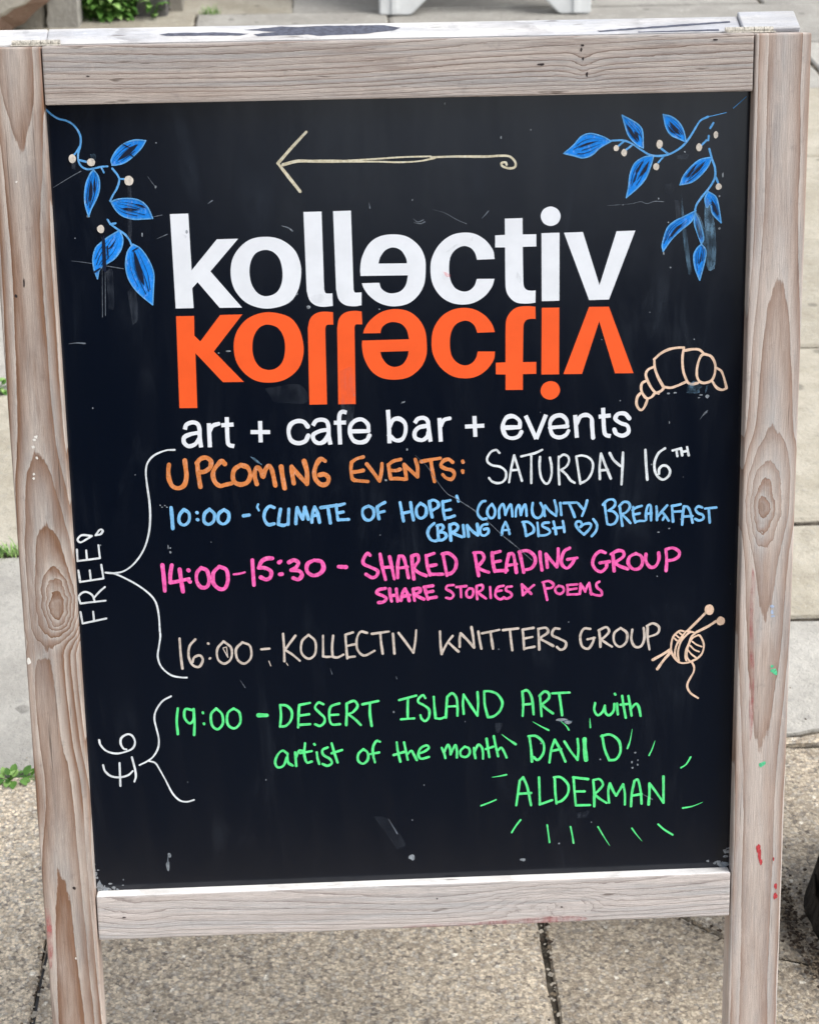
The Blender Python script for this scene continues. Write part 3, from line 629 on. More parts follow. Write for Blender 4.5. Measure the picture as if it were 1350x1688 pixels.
  (2.29,'','103.6,-126.3 111.9,-124.8'),
  (2.29,'','104.1,-135.9 113.6,-134.4'),
  (2.29,'','117.2,-117.2 117.7,-127.6 118.1,-137.2'),
  (2.29,'','116.9,-117.2 124.3,-116.5 126.0,-120.9 120.2,-125.1 118.5,-126.8! 123.5,-129.6 131.0,-134.2'),
  (2.29,'','136.8,-117.8 131.8,-117.7 130.1,-123.7 136.8,-127.4 142.6,-131.1 141.8,-136.3 137.7,-138.2 134.3,-135.2'),
  (2.29,'','165.0,-118.8 159.2,-118.6 155.9,-125.4 157.6,-135.1 163.4,-137.9 167.6,-131.9 168.4,-127.6'),
  (2.29,'','162.5,-128.8 169.2,-127.6'),
  (2.29,'','173.3,-120.8 174.2,-129.5 174.6,-136.5'),
  (2.29,'','172.9,-120.4 179.9,-117.6 182.4,-122.0 178.3,-127.1 175.0,-129.2! 180.0,-133.2 185.4,-136.9'),
  (2.29,'','193.2,-118.9 187.4,-123.9 187.5,-132.6 192.6,-137.2 198.4,-133.0 199.1,-124.3 193.2,-118.9'),
  (2.29,'','204.0,-121.0 203.3,-130.5 206.8,-137.6 212.6,-137.0 215.3,-129.2 214.5,-119.6'),
  (2.29,'','218.1,-118.0 218.3,-129.3 220.2,-140.7'),
  (2.29,'','217.3,-117.9 223.1,-115.5 228.6,-119.2 227.4,-125.3 219.1,-128.5'),
 ]),
 ('yarn_drawing', 'peach_chalk', 'peach drawing of a yarn ball pierced by two knitting needles', [
  (2.51,'','271.2,-107.4 263.9,-115.0 255.9,-123.2'),
  (2.51,'','281.4,-115.5 273.4,-120.5 263.5,-125.4'),
  (2.51,'','239.4,-141.6 231.9,-146.3 223.5,-150.9'),
  (2.51,'','239.4,-144.6 233.3,-151.9 227.8,-160.0'),
  (1.85,'','251.6,-124.0 247.8,-123.6 242.3,-128.6 240.5,-135.1 240.3,-141.6 242.0,-147.0 245.9,-152.4 249.7,-154.8 254.7,-155.0 259.7,-153.5 264.7,-151.0 269.0,-146.6 270.7,-140.1 270.0,-134.8 267.3,-129.5 265.4,-128.1'),
  (1.85,'','254.1,-123.8 250.4,-128.9 246.2,-135.3 244.4,-140.5 243.9,-147.0 245.8,-151.7'),
  (1.85,'','254.1,-124.1 257.8,-124.5 254.8,-127.1 249.9,-132.8 247.5,-139.3 246.7,-145.8 247.7,-152.8'),
  (1.85,'','257.8,-124.5 262.3,-126.3 259.2,-129.2 256.8,-135.6 254.4,-142.1 253.6,-148.7 254.7,-152.7'),
  (1.85,'','265.4,-128.1 260.5,-130.5 258.0,-133.7 255.7,-140.2 254.8,-146.1 255.9,-150.7 258.5,-154.1'),
  (1.85,'','259.7,-154.2 262.0,-158.9 261.8,-164.1 258.8,-170.0 256.4,-175.2 256.5,-179.9 259.7,-185.3 266.5,-190.2'),
  (1.53,'','244.8,-127.7 247.3,-130.1'),
  (1.53,'','243.2,-130.6 245.5,-133.0'),
  (1.53,'','247.8,-125.5 250.1,-127.6'),
  (1.53,'','259.9,-134.4 263.8,-137.5 268.8,-139.7'),
  (1.53,'','258.1,-138.3 262.0,-142.4 266.4,-144.5'),
  (1.53,'','255.7,-142.2 259.6,-146.9 264.0,-150.4'),
 ]),
 ('class_writing', 'green_chalk', 'bright green handwriting with short rays around the name', [
  (2.34,'','-215.1,-182.9 -216.7,-195.0 -216.3,-208.1'),
  (2.34,'','-202.2,-185.0 -208.3,-184.0 -209.4,-192.1 -205.1,-197.9 -201.1,-194.0 -200.7,-184.2! -200.5,-197.3 -201.4,-209.5'),
  (2.34,'','-192.5,-187.6 -192.3,-188.3'),
  (2.34,'','-191.9,-198.6 -191.8,-199.2'),
  (2.34,'','-180.1,-184.2 -184.9,-189.7 -184.6,-200.3 -179.5,-204.6 -174.6,-199.0 -175.0,-190.0 -180.1,-184.2'),
  (2.34,'','-164.1,-184.7 -169.7,-189.4 -170.1,-200.0 -164.2,-204.3 -158.6,-198.8 -159.0,-189.0 -164.1,-184.7'),
  (2.34,'','-121.3,-183.0 -120.9,-193.6 -122.1,-204.2'),
  (2.34,'','-121.3,-183.0 -115.3,-184.1 -110.9,-189.9 -111.9,-198.1 -116.7,-203.6 -122.1,-204.2'),
  (2.34,'','-103.8,-183.7 -104.9,-195.0 -105.5,-205.7'),
  (2.34,'','-103.8,-183.7 -93.8,-181.9'),
  (2.34,'','-104.6,-194.2 -94.9,-193.0'),
  (2.34,'','-105.2,-203.2 -94.4,-202.8'),
  (2.34,'','-81.6,-183.7 -86.1,-181.9 -89.3,-186.6 -85.6,-191.7 -81.2,-196.7 -81.3,-201.6 -85.3,-204.8 -89.8,-203.0'),
  (2.34,'','-67.0,-183.4 -74.8,-186.3 -76.5,-195.3 -74.5,-203.5 -66.8,-203.8'),
  (2.34,'','-75.8,-194.5 -68.1,-194.3'),
  (2.34,'','-60.2,-184.4 -60.4,-194.2 -61.1,-204.8'),
  (2.34,'','-60.1,-183.6 -53.2,-181.4 -50.2,-186.4 -54.2,-192.0 -58.9,-194.3! -52.9,-199.4 -47.6,-205.3'),
  (2.34,'','-45.6,-185.0 -31.0,-182.2'),
  (2.34,'','-38.7,-184.4 -38.9,-195.0 -37.6,-206.5'),
  (2.34,'','-116.1,-231.6 -120.6,-228.1 -125.3,-232.1 -127.9,-239.4 -125.7,-244.5 -120.3,-243.0 -116.9,-234.9'),
  (2.34,'','-116.3,-230.8 -115.9,-239.9 -111.8,-243.3'),
  (2.34,'','-109.1,-230.2 -108.5,-243.8'),
  (2.34,'','-108.5,-235.2 -105.7,-229.0 -102.6,-228.8'),
  (2.34,'','-99.6,-221.5 -100.7,-232.2 -98.6,-240.5 -94.0,-239.9'),
  (2.34,'','-104.5,-231.2 -93.7,-229.5'),
  (2.34,'','-89.1,-231.0 -88.5,-236.8 -87.1,-242.6'),
  (2.34,'','-91.2,-222.6 -90.7,-223.3'),
  (2.34,'','-78.9,-226.4 -83.6,-228.7 -83.0,-233.7 -77.0,-238.0 -75.5,-242.2 -79.5,-244.6 -84.0,-242.7'),
  (2.34,'','-75.0,-222.4 -72.9,-231.6 -70.1,-241.6'),
  (2.34,'','-75.3,-232.3 -65.6,-229.4'),
  (2.34,'','-45.9,-229.3 -50.6,-234.1 -50.8,-240.7 -46.2,-243.8 -41.8,-239.4 -42.1,-232.7 -45.9,-229.3'),
  (2.34,'','-30.3,-222.4 -33.7,-221.8 -36.9,-228.0 -36.7,-236.2 -35.3,-242.9'),
  (2.34,'','-39.8,-234.5 -31.3,-233.1'),
  (3.81,'','-141.5,-192.4 -133.9,-192.7'),
  (2.29,'','-11.7,-182.2 4.1,-178.3'),
  (2.29,'','-3.6,-181.0 -4.0,-190.6 -4.1,-200.1'),
  (2.29,'','-10.3,-201.1 2.0,-200.6'),
  (2.29,'','12.5,-181.0 10.3,-178.0 6.3,-181.4 6.2,-185.0 11.2,-188.1 15.7,-192.5 15.6,-199.6 12.1,-203.7 8.8,-201.2 7.7,-197.6'),
  (2.29,'','20.3,-180.1 20.8,-190.3 21.7,-201.1! 26.2,-201.8 30.8,-200.2'),
  (2.29,'','31.3,-200.8 32.0,-189.5 32.7,-180.6! 37.2,-177.1 41.1,-181.5 42.1,-189.8 42.0,-199.4'),
  (2.29,'','32.6,-190.1 41.6,-189.8'),
  (2.29,'','47.9,-197.8 47.2,-187.6 47.9,-178.7! 54.0,-189.1 60.6,-200.1! 61.3,-188.1 60.8,-176.8'),
  (2.29,'','67.0,-177.0 67.5,-189.6 70.2,-201.6'),
  (2.29,'','67.0,-176.4 72.6,-176.6 79.3,-179.8 83.8,-187.8 81.5,-196.1 75.8,-201.2 70.2,-202.2'),
  (2.29,'','-14.7,-223.7 -13.7,-233.4 -11.7,-243.2'),
  (2.29,'','-17.7,-236.3 -8.1,-233.6'),
  (2.29,'','-7.9,-224.0 -6.4,-232.5 -4.8,-241.6'),
  (2.29,'','-5.3,-236.2 -1.3,-232.7 0.9,-236.4 3.6,-242.0'),
  (2.29,'','5.4,-235.6 10.5,-234.0 14.9,-230.6 12.9,-227.8 7.2,-230.6 5.2,-236.6 7.6,-240.9 15.0,-239.4'),
  (2.29,'','27.0,-230.7 29.2,-236.3 30.3,-241.1'),
  (2.29,'','29.2,-235.0 32.7,-227.9 34.6,-231.6 35.2,-237.7! 38.3,-230.6 40.0,-228.8 41.1,-234.3 41.0,-240.9'),
  (2.29,'','48.5,-230.3 44.5,-234.4 45.0,-239.3 49.5,-240.7 53.0,-237.2 52.4,-232.3 48.5,-230.3'),
  (2.29,'','57.0,-231.9 57.5,-237.3 58.4,-242.2'),
  (2.29,'','57.5,-236.1 61.0,-229.0 64.3,-231.5 65.4,-236.4 65.4,-243.1'),
  (2.29,'','68.9,-223.2 70.0,-231.7 71.3,-241.5'),
  (2.29,'','68.3,-233.5 75.1,-231.3'),
  (2.29,'','75.7,-221.1 77.4,-230.8 79.6,-241.2'),
  (2.29,'','79.1,-235.7 82.5,-232.8 85.3,-237.2 87.5,-242.7'),
  (2.34,'','102.7,-202.0 103.2,-189.9 102.4,-177.8! 107.3,-177.1 111.3,-185.0 112.9,-200.7'),
  (2.34,'','102.8,-190.8 112.1,-190.2'),
  (2.34,'','118.7,-181.9 119.5,-192.2 120.3,-202.7'),
  (2.34,'','118.3,-182.7 122.7,-178.6 126.8,-180.4 126.8,-185.6 120.3,-191.4! 125.2,-195.9 130.9,-200.4'),
  (2.34,'','130.1,-180.5 146.4,-180.3'),
  (2.34,'','136.6,-180.8 138.3,-192.9 139.4,-202.5'),
  (2.34,'','170.1,-191.5 169.4,-198.4 172.7,-203.7 177.2,-200.4 179.2,-194.4! 180.0,-201.4 183.3,-204.1 187.4,-199.9 188.1,-193.0'),
  (2.34,'','190.6,-192.7 191.0,-198.3 191.5,-203.5'),
  (2.34,'','188.4,-183.0 188.9,-183.8'),
  (2.34,'','195.4,-185.5 196.9,-195.9 199.0,-207.3'),
  (2.34,'','193.9,-194.1 202.9,-193.5'),
  (2.34,'','201.2,-185.7 202.9,-195.3 204.4,-205.4'),
  (2.34,'','203.3,-198.7 208.3,-193.7 211.1,-197.3 212.9,-206.0'),
  (2.34,'','108.8,-222.2 110.5,-235.4 111.3,-247.7'),
  (2.34,'','108.0,-222.2 115.4,-222.5 122.0,-229.7 122.0,-239.3 117.0,-246.2 112.9,-243.4'),
  (2.34,'','127.7,-249.2 129.4,-236.1 132.6,-226.6! 137.6,-236.4 142.6,-248.9'),
  (2.34,'','129.4,-237.9 138.4,-236.1'),
  (2.34,'','141.7,-228.7 147.5,-238.5 154.1,-247.6! 154.8,-237.1 154.0,-226.5'),
  (2.34,'','177.0,-223.9 179.6,-238.0 183.8,-248.7'),
  (2.34,'','176.1,-224.7 184.4,-223.3 192.6,-229.7 194.4,-240.3 190.4,-248.1 183.8,-249.0'),
  (2.34,'','96.4,-291.3 98.1,-279.0 99.7,-266.6! 103.0,-263.2! 107.1,-274.0 110.4,-291.9'),
  (2.34,'','98.1,-279.8 110.4,-279.4'),
  (2.34,'','117.9,-263.8 118.4,-278.0 118.7,-291.3! 130.3,-287.3'),
  (2.34,'','132.7,-264.4 133.2,-278.6 134.4,-291.0'),
  (2.34,'','131.9,-264.3 138.5,-264.6 145.1,-271.9 145.2,-280.8 140.2,-287.7 134.4,-290.1'),
  (2.34,'','150.4,-265.1 151.4,-279.3 152.7,-293.5! 166.0,-293.7'),
  (2.34,'','150.0,-265.0 164.1,-267.3'),
  (2.34,'','151.8,-279.3 160.9,-279.6'),
  (2.34,'','169.1,-269.3 170.0,-281.7 170.1,-295.1'),
  (2.34,'','169.1,-268.4 174.9,-267.8 178.2,-273.2 174.1,-279.2 170.0,-282.6! 175.0,-287.3 181.7,-292.0'),
  (2.34,'','184.2,-292.1 183.3,-280.5 184.8,-272.6! 188.2,-280.7 190.8,-285.2! 194.8,-278.3 197.3,-273.9! 199.0,-282.9 199.2,-294.5'),
  (2.34,'','205.0,-296.5 205.7,-283.1 208.0,-270.8! 211.3,-270.0 214.0,-281.7 215.0,-294.2'),
  (2.34,'','205.7,-285.8 214.8,-284.4'),
  (2.34,'','221.7,-295.3 222.3,-283.8 222.2,-274.0! 228.1,-282.2 235.8,-294.1! 235.6,-280.7 235.3,-267.4'),
  (4.14,'','160.5,-227.1 160.9,-237.3 162.0,-247.9'),
  (1.63,'t','112.1,-207.9 120.3,-213.1 126.9,-216.8'),
  (1.63,'t','138.3,-208.5 143.2,-213.1 145.7,-217.2'),
  (1.63,'t','165.3,-206.4 165.9,-215.6'),
  (1.63,'t','205.2,-218.8 203.4,-230.1 201.0,-237.9'),
  (1.63,'t','226.8,-231.3 224.1,-239.7 221.4,-245.7'),
  (1.63,'','260.7,-248.9 256.7,-255.9 251.8,-259.2'),
  (1.63,'t','73.9,-262.1 80.8,-261.2 87.4,-260.0'),
  (1.63,'','77.4,-284.9 70.8,-287.7 63.3,-290.4'),
  (1.63,'','100.5,-306.3 96.3,-311.8 92.1,-318.8'),
  (1.63,'','125.7,-312.5 127.0,-322.9 127.9,-330.5'),
  (1.63,'','147.8,-315.1 149.5,-323.8 150.7,-332.0'),
  (1.63,'t','185.1,-336.0 178.7,-325.0 173.9,-316.2'),
  (1.63,'t','215.9,-332.6 210.4,-325.3 206.1,-318.9'),
  (1.63,'','231.1,-315.9 237.1,-321.6 245.2,-327.3'),
  (1.63,'t','273.0,-295.0 263.4,-298.7 254.2,-300.2'),
  (2.07,'t','83.1,-219.5 89.3,-224.6 96.1,-229.7'),
 ]),
 ('bracket_drawing', 'white_chalk', 'large white curly bracket beside the free events', [
  (1.63,'','-206.3,60.9 -214.6,60.5 -224.9,56.2 -231.0,49.2 -232.7,40.1 -232.1,28.2 -230.9,13.6 -231.0,-1.0 -233.1,-15.6 -238.3,-30.2 -246.7,-42.0 -256.0,-49.2 -265.2,-51.3 -273.5,-50.6'),
  (1.63,'','-273.5,-50.6 -265.2,-52.2 -255.2,-57.3 -245.2,-63.7 -235.3,-72.2 -230.0,-80.5 -228.0,-92.9 -227.8,-106.6 -227.7,-113.5 -229.5,-123.1 -230.9,-132.7 -227.9,-142.5 -219.8,-150.4 -210.7,-152.9 -205.5,-153.3'),
 ]),
 ('bracket_drawing', 'white_chalk', 'small white curly bracket beside the price', [
  (1.63,'','-220.8,-170.9 -228.9,-175.5 -235.2,-184.4 -237.0,-192.7 -235.5,-202.7 -234.0,-212.6 -235.1,-221.1 -239.4,-228.8 -245.0,-233.5 -253.1,-237.5'),
  (1.63,'','-245.0,-233.5 -238.5,-235.9 -234.8,-242.5 -230.1,-252.7 -224.1,-266.6 -217.8,-274.0 -211.2,-275.7 -204.5,-274.1'),
 ]),
 ('free_writing', 'white_chalk', 'sideways white handwriting', [
  (1.80,'','-296.9,-98.1 -298.2,-87.1'),
  (1.80,'','-296.9,-98.1 -275.3,-94.0'),
  (1.80,'','-286.4,-96.1 -286.8,-87.1'),
  (1.80,'','-297.7,-79.0 -275.0,-77.0'),
  (1.80,'','-297.7,-79.0 -298.6,-72.1 -293.2,-68.2 -286.9,-71.2 -284.7,-78.0'),
  (1.80,'','-285.1,-73.9 -280.3,-68.7 -274.9,-64.1'),
  (1.80,'','-297.7,-47.8 -296.7,-58.7! -275.7,-56.0! -276.9,-43.1'),
  (1.80,'','-287.5,-48.1 -287.1,-56.9'),
  (1.80,'','-297.8,-28.3 -297.8,-39.1! -277.8,-37.0! -278.4,-24.9'),
  (1.80,'','-289.6,-29.3 -289.4,-37.3'),
  (1.80,'','-283.7,-16.1 -292.5,-15.1 -296.6,-19.0 -294.2,-21.7 -289.0,-19.2 -283.7,-16.1'),
  (1.80,'','-280.4,-15.5 -276.3,-10.5 -273.8,-11.4 -275.9,-14.6 -280.4,-15.5'),
 ]),
 ('price_writing', 'white_chalk', 'sideways white handwritten price', [
  (1.91,'','-286.4,-236.2 -285.1,-242.0 -280.1,-247.2 -272.3,-248.9 -264.2,-247.1 -259.4,-243.0'),
  (1.91,'','-271.2,-234.7 -271.7,-257.5'),
  (1.91,'','-259.6,-229.4 -257.3,-241.6 -257.0,-248.8 -258.6,-253.7'),
  (1.91,'','-288.6,-211.3 -287.6,-216.3 -282.7,-222.2 -274.9,-225.0 -266.9,-224.2 -258.8,-220.9 -255.9,-214.6 -258.2,-208.2 -262.7,-206.6 -268.1,-209.9 -269.1,-215.6 -266.7,-220.6 -264.2,-221.4'),
 ]),
 ('arrow_drawing', 'arrow_chalk', 'cream arrow pointing left with a curled tail', [
  (2.51,'','-81.3,335.7 -93.8,323.2 -106.3,309.8'),
  (2.51,'','-106.3,309.8 -98.0,298.5 -88.1,285.4'),
  (2.51,'','-102.0,308.5 -89.8,311.2 -76.0,310.9 -51.8,310.4'),
  (1.42,'','-51.8,310.7 -24.1,311.7 1.9,312.8 24.5,312.9'),
  (1.42,'','-51.8,310.0 -24.1,309.5 -3.3,308.5 14.0,309.0 28.0,311.3'),
  (1.96,'','24.5,312.0 45.4,312.3 71.5,311.7 83.7,312.1 92.4,311.3 97.2,306.4 96.7,302.1 91.5,301.3 86.2,303.2 85.4,305.8 88.9,306.5 89.7,304.5'),
 ]),
 ('croissant_drawing', 'peach_chalk', 'pale peach line drawing of a croissant', [
  (2.29,'','220.1,130.9 226.1,136.1 233.6,139.7 241.2,140.9 246.6,140.9'),
  (2.29,'','220.5,130.1 221.0,123.2 224.1,114.6 228.9,106.0'),
  (2.29,'','246.6,140.5 245.6,133.3 245.7,125.6 247.0,117.9 250.2,110.1'),
  (2.29,'','230.0,105.6 235.8,105.0 241.9,106.8 249.5,110.1'),
  (2.29,'','247.4,138.2 254.2,139.2 260.3,138.6 265.0,134.7'),
  (2.29,'','266.1,134.4 271.2,132.2 274.8,125.6 274.9,117.9 272.4,111.0 266.4,108.5 261.7,109.7 258.9,114.5 258.8,122.2 260.5,129.8 263.1,134.0 266.1,134.4'),
  (2.29,'','250.6,109.3 254.1,107.6 259.8,108.6'),
  (2.29,'','276.4,121.7 280.7,118.5 283.5,111.5 285.7,103.3! 281.9,101.8 276.8,103.9 272.9,109.4'),
  (2.29,'','220.2,124.3 214.9,121.8 213.0,117.2 215.4,110.2 219.7,103.1 222.9,100.4'),
  (2.29,'','222.8,100.7 226.6,102.2 229.7,105.2'),
  (2.29,'','213.9,112.2 209.7,109.6 209.0,104.2 211.4,98.7 214.5,95.9 218.3,97.0 220.9,100.0'),
  (2.29,'','208.7,101.1 205.7,97.3 205.0,91.1 207.4,86.4 210.4,85.9 213.1,90.2 214.9,95.5'),
  (2.29,'','224.8,99.9 223.6,100.7'),
 ]),
 ('leaf_drawing', 'leaf_line', 'blue leaf sprig in the upper left corner', [
  (1.63,'','-300.3,358.8 -295.5,354.3 -290.2,350.9 -283.6,349.1 -278.2,345.7 -274.1,340.1 -272.5,334.5 -273.2,327.9 -275.2,322.3 -275.6,315.7 -273.1,310.6 -268.2,308.2 -261.9,308.9 -256.8,310.0 -251.2,310.3'),
  (1.63,'','-273.2,327.9 -276.8,322.9 -278.6,320.8'),
  (1.63,'','-275.3,316.2 -268.9,314.4'),
  (1.63,'','-256.8,310.0 -254.6,305.2'),
  (1.63,'','-247.3,308.4 -243.1,302.7 -241.9,298.2 -244.3,291.5 -248.0,285.9 -250.6,280.9'),
  (1.63,'','-241.6,299.5 -236.6,299.2'),
  (1.63,'','-253.7,265.1 -251.1,261.1 -245.2,256.4 -239.7,252.3 -236.0,247.1 -234.5,242.5'),
  (1.63,'','-251.7,261.1 -247.1,261.9'),
 ]),
 ('leaf_drawing', 'leaf_line', 'blue leaf sprig in the upper right corner', [
  (1.74,'','180.5,322.9 189.8,323.0 197.7,320.2 205.7,314.9 213.8,310.2 223.1,309.1 232.3,311.1 241.5,316.7 248.0,324.4 253.1,332.7 257.0,338.4 263.5,341.5'),
  (1.74,'','265.2,314.3 267.7,305.8 270.5,297.9 270.7,290.0 266.9,282.3 259.7,273.2 255.2,266.7 254.0,262.1'),
  (1.74,'','191.1,322.3 186.5,318.5'),
  (1.74,'','198.4,318.9 193.2,315.1'),
  (1.74,'','229.7,310.5 223.6,315.2'),
  (1.74,'','225.7,308.6 221.2,303.5'),
  (1.74,'','262.6,321.5 258.1,317.0'),
  (1.74,'','271.4,290.0 273.9,284.1'),
  (1.74,'','268.3,336.2 265.7,331.8'),
  (1.74,'','264.5,325.3 264.2,321.5'),
  (0.65,'','263.5,341.5 268.1,342.3 279.3,344.7'),
  (0.65,'','285.2,348.2 296.2,357.6'),
 ]),
]
LEAVES = {
 0: (['-247.2,311.2! -247.5,316.2 -242.5,323.9 -235.5,329.3 -226.4,331.9 -217.6,331.2! -222.2,324.6 -229.3,318.0 -236.4,313.2 -243.2,311.4',
  '-263.1,307.6! -259.5,301.9 -258.9,292.9 -261.7,284.0 -266.8,275.0 -269.6,268.3! -271.7,277.4 -271.9,286.4 -270.0,296.5 -266.1,304.3',
  '-250.0,280.3! -243.7,282.4 -234.6,282.8 -225.7,280.9 -219.2,275.1 -215.1,265.4! -223.1,265.0 -232.2,265.2 -241.1,268.2 -246.5,273.5',
  '-244.1,255.8! -241.6,248.3 -243.8,239.3 -250.0,231.4 -257.1,227.0 -263.0,222.5 -265.2,214.5! -267.6,222.6 -268.2,231.8 -265.4,240.9 -260.6,245.4 -254.6,249.8',
  '-233.3,243.6! -226.7,239.4 -220.4,229.5 -216.7,218.0 -217.6,205.3 -219.0,190.8! -226.7,197.4 -234.2,205.7 -238.9,215.0 -240.3,225.4 -238.3,236.8'],
  ['-242.4,315.5! -235.9,322.1 -227.7,327.5 -224.1,328.2! -230.9,320.9 -237.3,316.9',
  '-265.9,299.2! -264.8,293.0 -266.2,284.1 -268.1,280.2! -268.1,289.7',
  '-241.9,274.5! -235.1,274.9 -225.5,272.8! -235.2,272.2',
  '-229.2,278.2! -223.6,276.9 -220.2,274.0! -224.8,275.5',
  '-262.3,302.0! -262.3,293.0 -263.5,287.4! -263.8,295.3',
  '-255.2,239.5! -249.1,246.2 -245.8,251.3! -250.5,242.3',
  '-259.4,248.8! -256.9,250.4 -257.3,222.4 -260.2,221.9!',
  '-255.1,231.5! -255.7,240.7 -254.4,242.9! -254.5,232.1',
  '-268.2,220.9! -262.3,224.2 -261.8,223.1! -267.8,219.4',
  '-233.0,239.0! -229.5,230.9 -226.1,218.2 -225.0,207.2! -229.2,213.6 -232.1,224.1',
  '-236.6,328.8! -229.0,324.7! -229.5,324.1! -236.9,327.9',
  '-231.4,320.9! -228.2,318.0! -228.8,317.4! -232.1,320.1',
  '-234.2,238.5! -228.9,241.0 -228.8,240.1! -233.7,237.5']),
 1: (['179.8,322.5! 172.5,326.6 162.0,329.4 154.1,327.0 147.5,320.0 139.0,313.0! 147.6,310.9 155.5,308.8 163.4,311.2 170.0,316.9',
  '189.1,344.3! 195.5,340.9 202.8,336.3 206.8,330.4 207.7,316.1! 201.7,319.5 195.0,326.8 191.6,335.9',
  '224.5,344.2! 231.8,342.1 238.5,336.9 242.6,329.7 244.7,320.6! 238.7,323.3 232.0,326.6 227.3,333.2',
  '217.1,309.5! 213.9,299.1 210.1,290.0 203.5,282.3 193.7,274.0! 195.5,283.8 196.7,294.3 200.6,303.3 208.5,308.3',
  '267.6,307.1! 264.5,299.3 258.0,291.6 250.1,285.9 240.2,283.9! 243.3,291.9 249.8,299.6 257.7,305.3',
  '265.0,277.7! 271.8,272.9 274.7,263.7 277.0,250.4! 272.2,255.1 268.7,259.8 267.2,266.5 264.0,263.9 262.4,271.8',
  '254.6,261.5! 250.8,252.3 241.6,244.5 233.7,236.8 226.5,226.9! 225.7,233.0 229.5,246.2 236.1,252.6 244.0,256.4',
  '254.0,260.2! 258.9,249.5 261.9,237.4 260.0,232.2! 256.4,241.5 253.5,250.9',
  '260.0,232.2! 264.1,226.7 263.6,218.7 259.3,200.7! 255.1,210.9 253.5,221.6 256.0,228.2'],
  ['150.8,317.1! 158.1,321.1 169.3,323.2! 160.1,320.0',
  '192.9,336.5! 197.6,331.9 202.3,322.7! 197.0,328.0',
  '199.6,331.2! 202.9,327.9 204.3,321.4! 200.9,326.6',
  '229.8,338.3! 235.9,333.0 240.0,325.8! 233.3,331.8',
  '227.9,335.8! 233.3,329.9 236.0,327.9! 231.3,329.6',
  '204.7,291.5! 208.6,299.2 213.2,305.6! 210.6,296.6',
  '201.3,296.8! 205.9,303.2 208.5,305.7! 203.4,295.4',
  '199.5,286.3! 202.0,294.1 203.3,296.7! 201.4,288.9',
  '248.0,290.5! 255.2,298.2 262.4,304.6! 256.6,295.6',
  '245.4,289.9! 250.5,298.3 255.1,302.1! 248.7,291.8',
  '267.8,271.7! 272.0,263.7 274.9,254.4! 270.0,262.4',
  '231.0,238.2! 237.5,247.3 244.1,251.1! 236.3,242.0',
  '254.8,253.5! 257.7,245.5 259.2,238.8! 256.3,245.5',
  '258.4,213.5! 259.5,221.5 260.8,224.1! 259.9,217.5']),
}
BERRIES = {
 0: [(-280.5,317.4,3.10,3.69), (-264.7,314.0,3.58,3.20), (-233.8,297.8,3.82,4.18), (-259.9,257.3,3.10,3.44)],
 1: [(184.3,316.6,2.33,2.69), (191.2,312.6,2.61,3.11), (221.8,319.1,2.88,3.82), (219.2,300.0,2.61,3.11), (256.1,315.8,2.61,3.53), (270.5,326.2,2.06,3.11), (274.0,281.8,2.61,2.83)],
}
NEEDLE_HEADS = [(274.9,-103.9,4.54,5.11), (285.8,-115.0,4.12,4.24)]
SPECKS = [(-2.5,-340.6,3.00,3.09), (138.6,-207.1,4.90,1.46), (144.9,-209.8,3.81,1.68), (175.5,-247.9,0.94,0.81), (137.0,-331.9,0.94,0.81), (-230.1,-328.9,1.42,2.53), (-231.8,-340.0,1.63,5.05), (37.2,357.0,0.73,0.94), (85.0,327.5,0.73,1.31), (-186.6,252.9,1.09,1.68), (-229.2,-329.5,0.90,1.99), (205.3,-252.1,0.79,1.30), (208.5,-242.6,1.10,0.81), (210.8,-254.6,0.79,0.97), (205.9,-257.6,0.94,0.97), (211.0,-250.1,0.63,0.81), (233.4,212.3,0.69,0.71), (277.7,291.5,0.69,1.98), (244.0,312.1,0.82,0.71), (275.1,273.5,0.82,0.85), (230.7,251.8,0.69,0.71), (275.8,245.4,1.10,0.99), (-83.9,185.2,1.63,1.44), (-93.6,197.1,0.81,1.08), (-84.3,184.8,1.16,1.08), (-22.3,181.9,0.70,0.72), (-3.1,98.1,1.63,0.72), (-276.5,-25.0,0.52,0.66), (-276.1,100.6,0.65,0.66), (-214.5,-29.6,0.77,0.66), (-216.4,-28.5,0.39,1.86), (-214.7,-33.6,1.03,1.20), (-209.1,329.1,0.72,0.61), (-211.3,291.9,0.72,1.23), (-225.0,251.6,0.60,1.72), (-25.9,-23.4,0.24,0.25), (-16.9,-193.7,0.76,1.12), (226.3,-70.3,0.61,0.50), (226.7,-28.5,1.16,0.60), (236.5,-25.3,0.77,0.60), (219.4,34.9,0.77,0.70), (233.6,99.8,1.69,0.79), (239.6,100.3,1.38,0.71), (268.6,96.0,1.99,1.74), (262.8,97.7,1.69,0.63), (261.1,95.2,1.07,0.47), (234.8,73.2,0.46,1.11), (-221.5,10.4,0.63,0.64), (-220.0,8.6,0.75,0.52), (-217.4,10.0,0.75,0.64), (-215.7,8.5,0.88,0.52), (102.7,-347.4,2.72,1.68), (110.7,333.5,0.54,0.56), (-296.9,-358.4,2.72,5.05), (-292.5,-361.7,4.90,2.24), (294.9,-360.3,4.90,2.81), (-270.0,268.3,1.43,1.11), (227.2,224.9,0.69,1.41), (-242.3,39.0,0.39,0.40), (-282.4,249.9,0.36,0.37), (-155.2,148.2,2.09,0.72), (-163.7,146.7,0.70,0.60), (-0.3,55.3,0.84,1.08), (-19.6,27.5,1.47,0.97)]
